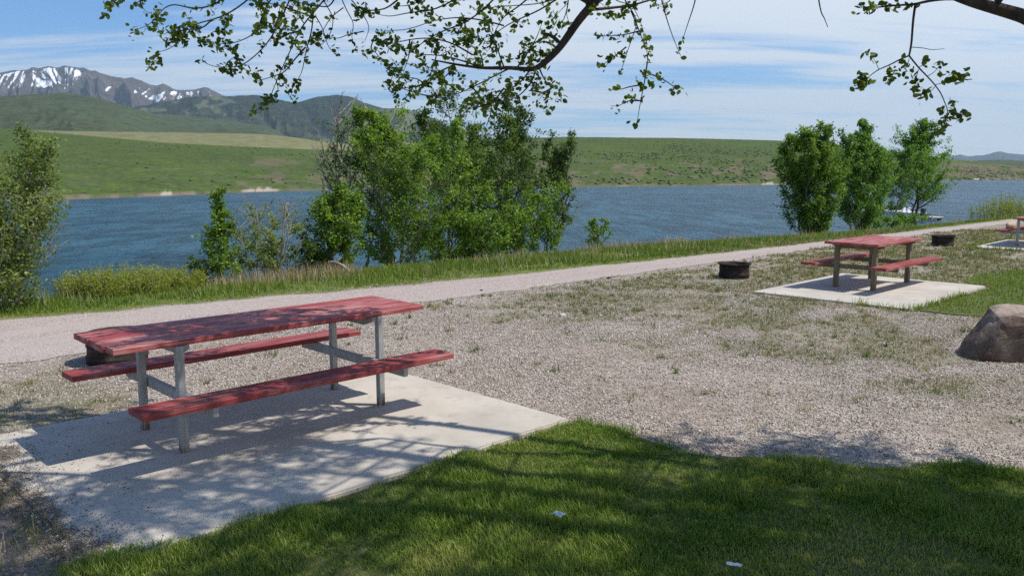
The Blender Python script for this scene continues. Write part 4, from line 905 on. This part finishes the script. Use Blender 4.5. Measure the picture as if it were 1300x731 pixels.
# dry litter over the dirt and the pad's left end
x, y = scatter(60000, -4.2, .8, 3.2, 6.6); u, v = uv(x, y)
on = sstep(1.6, 1.1, u)*.8+.010*sstep(3.0, 1.5, u)+.002; on = np.where(in_poly(x, y, LAWN), 0, on)
kk = (r.random(len(x)) < on*.45) & in_view(x, y, .5) & (u < 4.55) & (v < 6.65); x, y = x[kk], y[kk]
zz_ = np.where(pad_mask(*uv(x, y)), .004, gz(x, y)+.004)
Vs, Fs, va = stones(np.stack([x, y, zz_], -1), .0025+.006*r.random(len(x))**3, 9)
fu, fv = 1.12+1.1*r.random(110000), 4.0+2.75*r.random(110000); fx0, fy0 = xy(fu, fv)
fd = np.clip(fu-1.24-.55*np.clip(fbm(fu*2.4, fv*2.4, 4, 98)-.42, 0, 1), 0, 9); kk = r.random(110000) < .95*np.exp(-(fd/.05)**2)+.10*np.exp(-fd/.22); fx0, fy0, fu, fv = fx0[kk], fy0[kk], fu[kk], fv[kk]
V2, F2, va2 = stones(np.stack([fx0, fy0, np.where(fu > 1.25, .003, gz(fx0, fy0)+.003)], -1), .002+.005*r.random(len(fx0))**2, 19)
Fs = np.concatenate([Fs, F2+len(Vs)]); Vs = np.concatenate([Vs, V2]); va = np.concatenate([va, va2*.97])
tag(link('dry_litter', np_mesh('dry_litter', Vs, Fs, {'var': ('FACE', va)}), M['litter']), kind='stuff')
x, y = scatter(20000, -4.2, -1.5, 3.2, 5.6); u, v = uv(x, y); kk = (u < 1.27) & in_view(x, y, .5) & (r.random(len(x)) < .45*sstep(fbm(x*2, y*2, 3, 97), .42, .62)); x, y = x[kk], y[kk]
tag(link('weeds', blades('weeds', np.stack([x, y, gz(x, y)-.003], -1), .03+.05*r.random(len(x)), .006, 10, 1.0, .3+.7*r.random(len(x)), True), M['weed']), kind='stuff')

# ------------------------------------------------------------------ picnic tables
def box(bm, x0, x1, y0, y1, z0, z1):
    v = [bm.verts.new((x, y, z)) for z in (z0, z1) for y in (y0, y1) for x in (x0, x1)]
    for q in ((0, 2, 3, 1), (4, 5, 7, 6), (0, 1, 5, 4), (2, 6, 7, 3), (0, 4, 6, 2), (1, 3, 7, 5)): bm.faces.new([v[k] for k in q])
def board(bm, x0, x1, y0, y1, z0, z1, rr, n=14):
    """a plank with slightly wandering edges and worn corners"""
    rows = []
    s1, s2, s3 = rr.uniform(0, 99), rr.uniform(0, 99), rr.uniform(0, 99)
    for k in range(n+1):
        t = k/n; x = x0+(x1-x0)*t; w1 = (vnoise(x*6+s1, 0, 3)-.5)*.004; w2 = (vnoise(x*6+s2, 0, 4)-.5)*.004; wz = (vnoise(x*2+s3, 0, 5)-.5)*.004
        e = .004
        rows.append([bm.verts.new(p) for p in ((x, y0+w1, z0+wz), (x, y1+w2, z0+wz), (x, y1+w2, z1+wz-e), (x, y1+w2-e, z1+wz), (x, y0+w1+e, z1+wz), (x, y0+w1, z1+wz-e))])
    for k in range(n):
        for q in range(6): bm.faces.new((rows[k][q], rows[k][(q+1) % 6], rows[k+1][(q+1) % 6], rows[k+1][q]))
    bm.faces.new(rows[0][::-1]); bm.faces.new(rows[-1])
def done(bm, name, mat, parent, bevel=0):
    bmesh.ops.recalc_face_normals(bm, faces=bm.faces[:])
    if bevel: bmesh.ops.bevel(bm, geom=bm.edges[:], offset=bevel, segments=1, affect='EDGES')
    me = bpy.data.meshes.new(name); bm.to_mesh(me); bm.free(); return link(name, me, mat, parent)
def picnic_table(label, loc, rz, L, W, bo, lx, ly, post, pw, nbd, seed, bl=2.44):
    rr = random.Random(seed); t = empty('picnic_table', loc, rz); tag(t, label, 'picnic table', 'red picnic tables on concrete pads')
    bm = bmesh.new(); bw = W/nbd
    for k in range(nbd):
        board(bm, -L/2-rr.uniform(-.006, .02), L/2+rr.uniform(-.006, .015), -W/2+k*bw+.0035, -W/2+(k+1)*bw-.0035, .735+rr.uniform(-.002, .002), .775+rr.uniform(-.003, .003), rr)
    done(bm, 'tabletop', M['paint_top'], t)
    for s in (1, -1):
        bm = bmesh.new(); board(bm, -bl/2, bl/2, s*bo-.125, s*bo+.125, .392, .432, rr, 18)
        seat = done(bm, 'bench_seat', M['paint_seat'], t)
        for sx_ in (-1, 1):
            for dy in (-.05, .05):
                bm = bmesh.new(); bmesh.ops.create_cone(bm, cap_ends=True, segments=10, radius1=.011, radius2=.008, depth=.006, matrix=Matrix.Translation((sx_*lx, s*bo+dy, .435))); done(bm, 'bolt', M['bolt'], seat)
    for sx_ in (-1, 1):
        for sy_ in (-1, 1):
            bm = bmesh.new(); box(bm, sx_*lx-pw/2, sx_*lx+pw/2, sy_*ly-pw/2, sy_*ly+pw/2, 0, .7325); done(bm, 'leg', M[post], t, .004)
        ins = -sx_*(pw/2+.024)
        bm = bmesh.new(); box(bm, sx_*lx+ins-.02, sx_*lx+ins+.02, -bo-.10, bo+.10, .318, .3895); done(bm, 'seat_beam', M[post], t, .003)
        bm = bmesh.new(); y_ = W/2-.02; vs = []
        for x_ in (sx_*lx+ins-.02, sx_*lx+ins+.02):
            vs.append([bm.verts.new((x_, q, z)) for q, z in ((-y_, .7325), (-y_, .70), (-y_+.12, .655), (y_-.12, .655), (y_, .70), (y_, .7325))])
        for q in range(6): bm.faces.new((vs[0][q], vs[0][(q+1) % 6], vs[1][(q+1) % 6], vs[1][q]))
        bm.faces.new(vs[0]); bm.faces.new(vs[1][::-1]); done(bm, 'top_beam', M[post], t)
    return t
picnic_table('long red picnic table with grey posts on the nearest concrete pad', (-1.8868, 6.2341, PADS[0][4]), .7738, 2.4656, .7457, .6585, .809, .345, 'post', .052, 5, 1)
picnic_table('red picnic table with brown wooden posts on the middle concrete pad', (6.20, 14.1642, PADS[1][4]), .7715, 1.86, .90, .577, .71, .315, 'woodpost', .074, 6, 2)
lx_, ly_ = onz(1290, 311.8, PADS[2][4]); lx_, ly_ = lx_+.822, ly_+.322
picnic_table('farthest red picnic table, cut off by the right edge of the photo', (lx_, ly_, PADS[2][4]), R(45), 2.44, .76, .66, .809, .34, 'post', .06, 5, 3)
# bundle left on the far table's seat
ux, uy = lx_+math.cos(R(45))*(-.35)-math.sin(R(45))*.64, ly_+math.sin(R(45))*(-.35)+math.cos(R(45))*.64
bm = bmesh.new(); bmesh.ops.create_icosphere(bm, subdivisions=3, radius=1)
for v in bm.verts:
    n_ = float(fbm(v.co.x*1.7+4, v.co.y*1.7+v.co.z*1.3, 4, 9)); v.co = Vector((v.co.x*.26*(1+.3*n_), v.co.y*.11, max(-.09, v.co.z*.11*(.7+.7*n_))))
for f in bm.faces: f.smooth = True
me = bpy.data.meshes.new('cloth_bundle'); bm.to_mesh(me); bm.free()
tag(link('cloth_bundle', me, M['tan'], None, (ux, uy, PADS[2][4]+.432+.09), .8), 'pale tan bundle resting on far seat of the farthest picnic table', 'bundle')

# ------------------------------------------------------------------ fire rings
def fire_ring(label, x, y, z, rad, hgt, seed, rz=0):
    rr = np.random.default_rng(seed); t = empty('fire_ring', (x, y, z), rz); tag(t, label, 'fire ring', 'rusty steel fire rings')
    def lathe(prof, n=48, dent=.012):
        V_ = []; k = len(prof)
        for s in range(n):
            a = 2*np.pi*s/n; dd = 1+dent*(vnoise(a*2.2, seed, 2)-.5)*2
            for (p, q) in prof: V_.append((p*dd*math.cos(a), p*dd*math.sin(a), q+dent*.4*math.sin(a*2+seed)*(q > hgt*.6)))
        F_ = [(s*k+j, ((s+1) % n)*k+j, ((s+1) % n)*k+j+1, s*k+j+1) for s in range(n) for j in range(k-1)]
        return V_, F_
    R_, h = rad, hgt
    body = [(R_*.90, -.03), (R_*.905, .04), (R_*.93, .055), (R_*.93, .075), (R_*.885, .09), (R_*.88, h*.55), (R_*.905, h*.60), (R_*.905, h*.66), (R_*.885, h*.70), (R_*.90, h*.86), (R_*.90-.012, h*.86), (R_*.865, h*.5), (R_*.865, -.03)]
    lip = [(R_*.90, h*.845), (R_*.99, h*.90), (R_*1.03, h*.97), (R_*1.02, h), (R_*.985, h), (R_*.89, h*.90), (R_*.885, h*.85)]
    for nm, pr in (('wall', body), ('lip', lip)):
        V_, F_ = lathe(pr); link(nm, np_mesh(nm, V_, F_, None, True), M['rust'], t)
    bm = bmesh.new(); bmesh.ops.create_circle(bm, cap_ends=True, segments=32, radius=R_*.862)
    bmesh.ops.subdivide_edges(bm, edges=bm.edges[:], cuts=3, use_grid_fill=True)
    for v in bm.verts: v.co.z = .03+.03*float(vnoise(v.co.x*14, v.co.y*14, seed))
    done(bm, 'ash_bed', M['ash'], t); return t
fx_, fy_ = onz(134, 467, -.035); fire_ring('rusty steel fire ring behind the nearest picnic table', fx_-.02, fy_+.30, -.035, .315, .30, 4)
fx_, fy_ = onz(937, 352, -.07); fire_ring('rusty steel fire ring with wide lip left of the middle concrete pad', fx_, fy_+.28, float(gz(fx_, fy_)), .305, .275, 5, 1.1)
fx_, fy_ = onz(1204, 310, -.13); fire_ring('farthest dark fire ring in grass between middle and farthest tables', fx_, fy_+.3, float(gz(fx_, fy_))-.01, .31, .30, 6, 2)

# ------------------------------------------------------------------ boulders, stones, scraps
def rock(name, label, cat, loc, pts, mat, amp, seed, cuts=4, rz=0, group=None, smooth_n=2):
    bm = bmesh.new(); vs = [bm.verts.new(p) for p in pts]; res = bmesh.ops.convex_hull(bm, input=vs)
    junk = [e for e in res['geom_interior'] if isinstance(e, bmesh.types.BMVert)]
    if junk: bmesh.ops.delete(bm, geom=junk, context='VERTS')
    bmesh.ops.triangulate(bm, faces=bm.faces[:])
    bmesh.ops.subdivide_edges(bm, edges=bm.edges[:], cuts=cuts, use_grid_fill=True); bmesh.ops.triangulate(bm, faces=bm.faces[:])
    for _ in range(smooth_n): bmesh.ops.smooth_vert(bm, verts=bm.verts[:], factor=.5, use_axis_x=True, use_axis_y=True, use_axis_z=True)
    bm.normal_update(); sc_ = 1/max(.01, amp*9)
    for v in bm.verts:
        n_ = fbm(v.co.x*sc_+v.co.z*sc_*.7+seed, v.co.y*sc_+v.co.z*sc_*.6, 5, seed); v.co += v.normal*float(n_-.5)*amp*2
    me = bpy.data.meshes.new(name); bm.to_mesh(me); bm.free()
    return tag(link(name, me, M[mat], None, loc, rz), label, cat, group)
rx_, ry_ = onz(1228, 455, -.05)
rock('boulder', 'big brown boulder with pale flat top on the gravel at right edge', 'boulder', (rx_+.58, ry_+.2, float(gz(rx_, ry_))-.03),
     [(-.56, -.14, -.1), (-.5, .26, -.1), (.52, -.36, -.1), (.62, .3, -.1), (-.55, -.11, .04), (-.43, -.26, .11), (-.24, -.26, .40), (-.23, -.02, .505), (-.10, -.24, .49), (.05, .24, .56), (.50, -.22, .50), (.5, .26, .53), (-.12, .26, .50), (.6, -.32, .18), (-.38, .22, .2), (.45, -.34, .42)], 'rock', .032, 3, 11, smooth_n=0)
bx_, by_ = spot(1292, 20.6)
rock('boulder', 'small white boulder beside the yellow-green willow at right edge', 'boulder', (bx_, by_, float(gz(bx_, by_))+.25), [(-.9, -.4, -.3), (.9, -.4, -.3), (.8, .5, -.3), (-.8, .5, -.3), (-.6, -.3, .4), (.5, -.3, .5), (.4, .3, .45), (-.5, .3, .4)], 'palestone', .06, 5, 4)
def pebble(px, py, s, mat, label, group=None, name='stone', cat='stone', seed=1):
    x_, y_ = onz(px, py, -.035); rr = random.Random(seed)
    pts = [(rr.uniform(.7, 1)*a*s, rr.uniform(.7, 1)*b2*s*.8, c*s*.6*rr.uniform(.7, 1)) for a in (-1, 1) for b2 in (-1, 1) for c in (-.6, 1)]
    return rock(name, label, cat, (x_, y_, float(gz(x_, y_))+s*.2), pts, mat, s*.12, seed, 2, rr.uniform(0, 3), group)
pebble(773, 349.5, .055, 'darkstone', 'dark stone on the road, leftmost of three near the fire ring', 'dark stones on the road', seed=2)
pebble(811, 349, .035, 'darkstone', 'dark stone on the road, smallest and middle of three near the fire ring', 'dark stones on the road', seed=3)
pebble(827, 349, .05, 'darkstone', 'dark stone on the road, rightmost of three near the fire ring', 'dark stones on the road', seed=4)
pebble(611, 366.5, .035, 'darkstone', 'lone dark stone at road edge right of the nearest table', 'dark stones on the road', seed=5)
pebble(714, 398.5, .05, 'palestone', 'white stone in the weedy gravel between road and lawn', 'white stones in the gravel', seed=6)
pebble(762, 398, .03, 'palestone', 'tiny white stone in weeds right of the bigger white stone', 'white stones in the gravel', seed=7)
pebble(1124, 434, .045, 'palestone', 'pale stone among weeds left of the brown boulder', 'white stones in the gravel', seed=8)
def scrap(px, py, w, l, label, seed, z=.05, rz=.5, name='paper_scrap', cat='litter'):
    x_, y_ = onz(px, py, z); bm = bmesh.new(); bmesh.ops.create_grid(bm, x_segments=6, y_segments=8, size=.5)
    for v in bm.verts:
        a, b2 = v.co.x, v.co.y; v.co = Vector((a*w, b2*l, .012+.6*w*(float(fbm(a*2.6+seed, b2*2.6, 3, seed))-.4)))
    ext = bmesh.ops.solidify(bm, geom=bm.faces[:], thickness=.002)
    me = bpy.data.meshes.new(name); bm.to_mesh(me); bm.free(); tag(link(name, me, M['paper'], None, (x_, y_, z), rz), label, cat)
scrap(709, 655, .05, .065, 'crumpled white paper scrap on the lawn, nearest the middle', 3, .035, .9)
scrap(932, 719, .03, .07, 'thin white paper scrap on the lawn at the bottom edge', 4, .03, 1.2)
scrap(23, 658, .016, .085, 'white strip lying on the dirt left of the lawn', 5, -.03, -1.0, 'white_strip')

# ------------------------------------------------------------------ boat and dock at the shore
def dock():
    t = empty('dock', (*xy(72.9, 26.3), WATER_Z), R(135)); tag(t, 'pale floating dock at the shoreline beside the white boat', 'dock')
    bm = bmesh.new()
    for k in range(26): box(bm, -3+k*.235, -3+k*.235+.22, -.75, .75, .22, .26)
    done(bm, 'deck', M['dock'], t)
    bm = bmesh.new(); box(bm, -2.9, 3.0, -.70, -.55, .0, .217); box(bm, -2.9, 3.0, .55, .70, .0, .217); done(bm, 'float_beams', M['dock'], t)
    for sx_ in (-1, 1):
        for sy_ in (-1, 1):
            bm = bmesh.new(); bmesh.ops.create_cone(bm, cap_ends=True, segments=10, radius1=.05, radius2=.05, depth=1.6, matrix=Matrix.Translation((sx_*2.6, sy_*.82, -.2))); done(bm, 'post', M['dock'], t)
dock()
def boat():
    x_, y_ = spot(1137, 26.4); t = empty('motorboat', (x_, y_, WATER_Z), R(128)); tag(t, 'white motorboat with dark windshield moored beyond the forked dark tree', 'boat')
    bm = bmesh.new(); secs = []
    for k in range(11):
        f = k/10; x = -2+4.2*f; w = .95*(1-max(0, (f-.45)/.55)**2.2)+.02; kd = -.25+.35*max(0, (f-.6)/.4)**1.6; top = .62+.18*f
        secs.append([bm.verts.new((x, s*a*w, z)) for s, a, z in ((-1, .92, top-.06), (-1, 1, top), (-1, .97, top-.12), (-1, .8, .12+.25*f*f), (-1, .02, kd), (1, .02, kd), (1, .8, .12+.25*f*f), (1, .97, top-.12), (1, 1, top), (1, .92, top-.06))])
    for a, b2 in zip(secs[:-1], secs[1:]):
        for q in range(9): bm.faces.new((a[q], a[q+1], b2[q+1], b2[q]))
    bm.faces.new(secs[0]); done(bm, 'hull', M['boatwhite'], t)
    bm = bmesh.new(); pr = []
    for k in range(8):
        f = k/7; x = -1.9+3.9*f; w = .86*(1-max(0, (f-.45)/.55)**2.2)+.01; z = .40 if f < .52 else .66+.1*f; pr.append([bm.verts.new((x, -w, z)), bm.verts.new((x, w, z))])
    for a, b2 in zip(pr[:-1], pr[1:]): bm.faces.new((a[0], a[1], b2[1], b2[0]))
    done(bm, 'deck', M['boatwhite'], t)
    bm = bmesh.new(); a = [bm.verts.new(p) for p in ((.1, -.8, .72), (.55, -.45, .74), (.55, .45, .74), (.1, .8, .72))]; b2 = [bm.verts.new(p) for p in ((-.15, -.68, 1.12), (.2, -.36, 1.14), (.2, .36, 1.14), (-.15, .68, 1.12))]
    for q in range(3): bm.faces.new((a[q], a[q+1], b2[q+1], b2[q]))
    bmesh.ops.solidify(bm, geom=bm.faces[:], thickness=.02); done(bm, 'windshield', M['boatglass'], t)
    for s in (-1, 1):
        bm = bmesh.new(); box(bm, -.75, -.3, s*.4-.22, s*.4+.22, .405, .72); box(bm, -.85, -.75, s*.4-.22, s*.4+.22, .405, 1.0); done(bm, 'seat', M['boatwhite'], t, .02)
    bm = bmesh.new(); box(bm, -2.35, -2.03, -.16, .16, .35, 1.0); box(bm, -2.25, -2.1, -.06, .06, -.45, .35); done(bm, 'outboard_motor', M['boatglass'], t, .02)
boat()
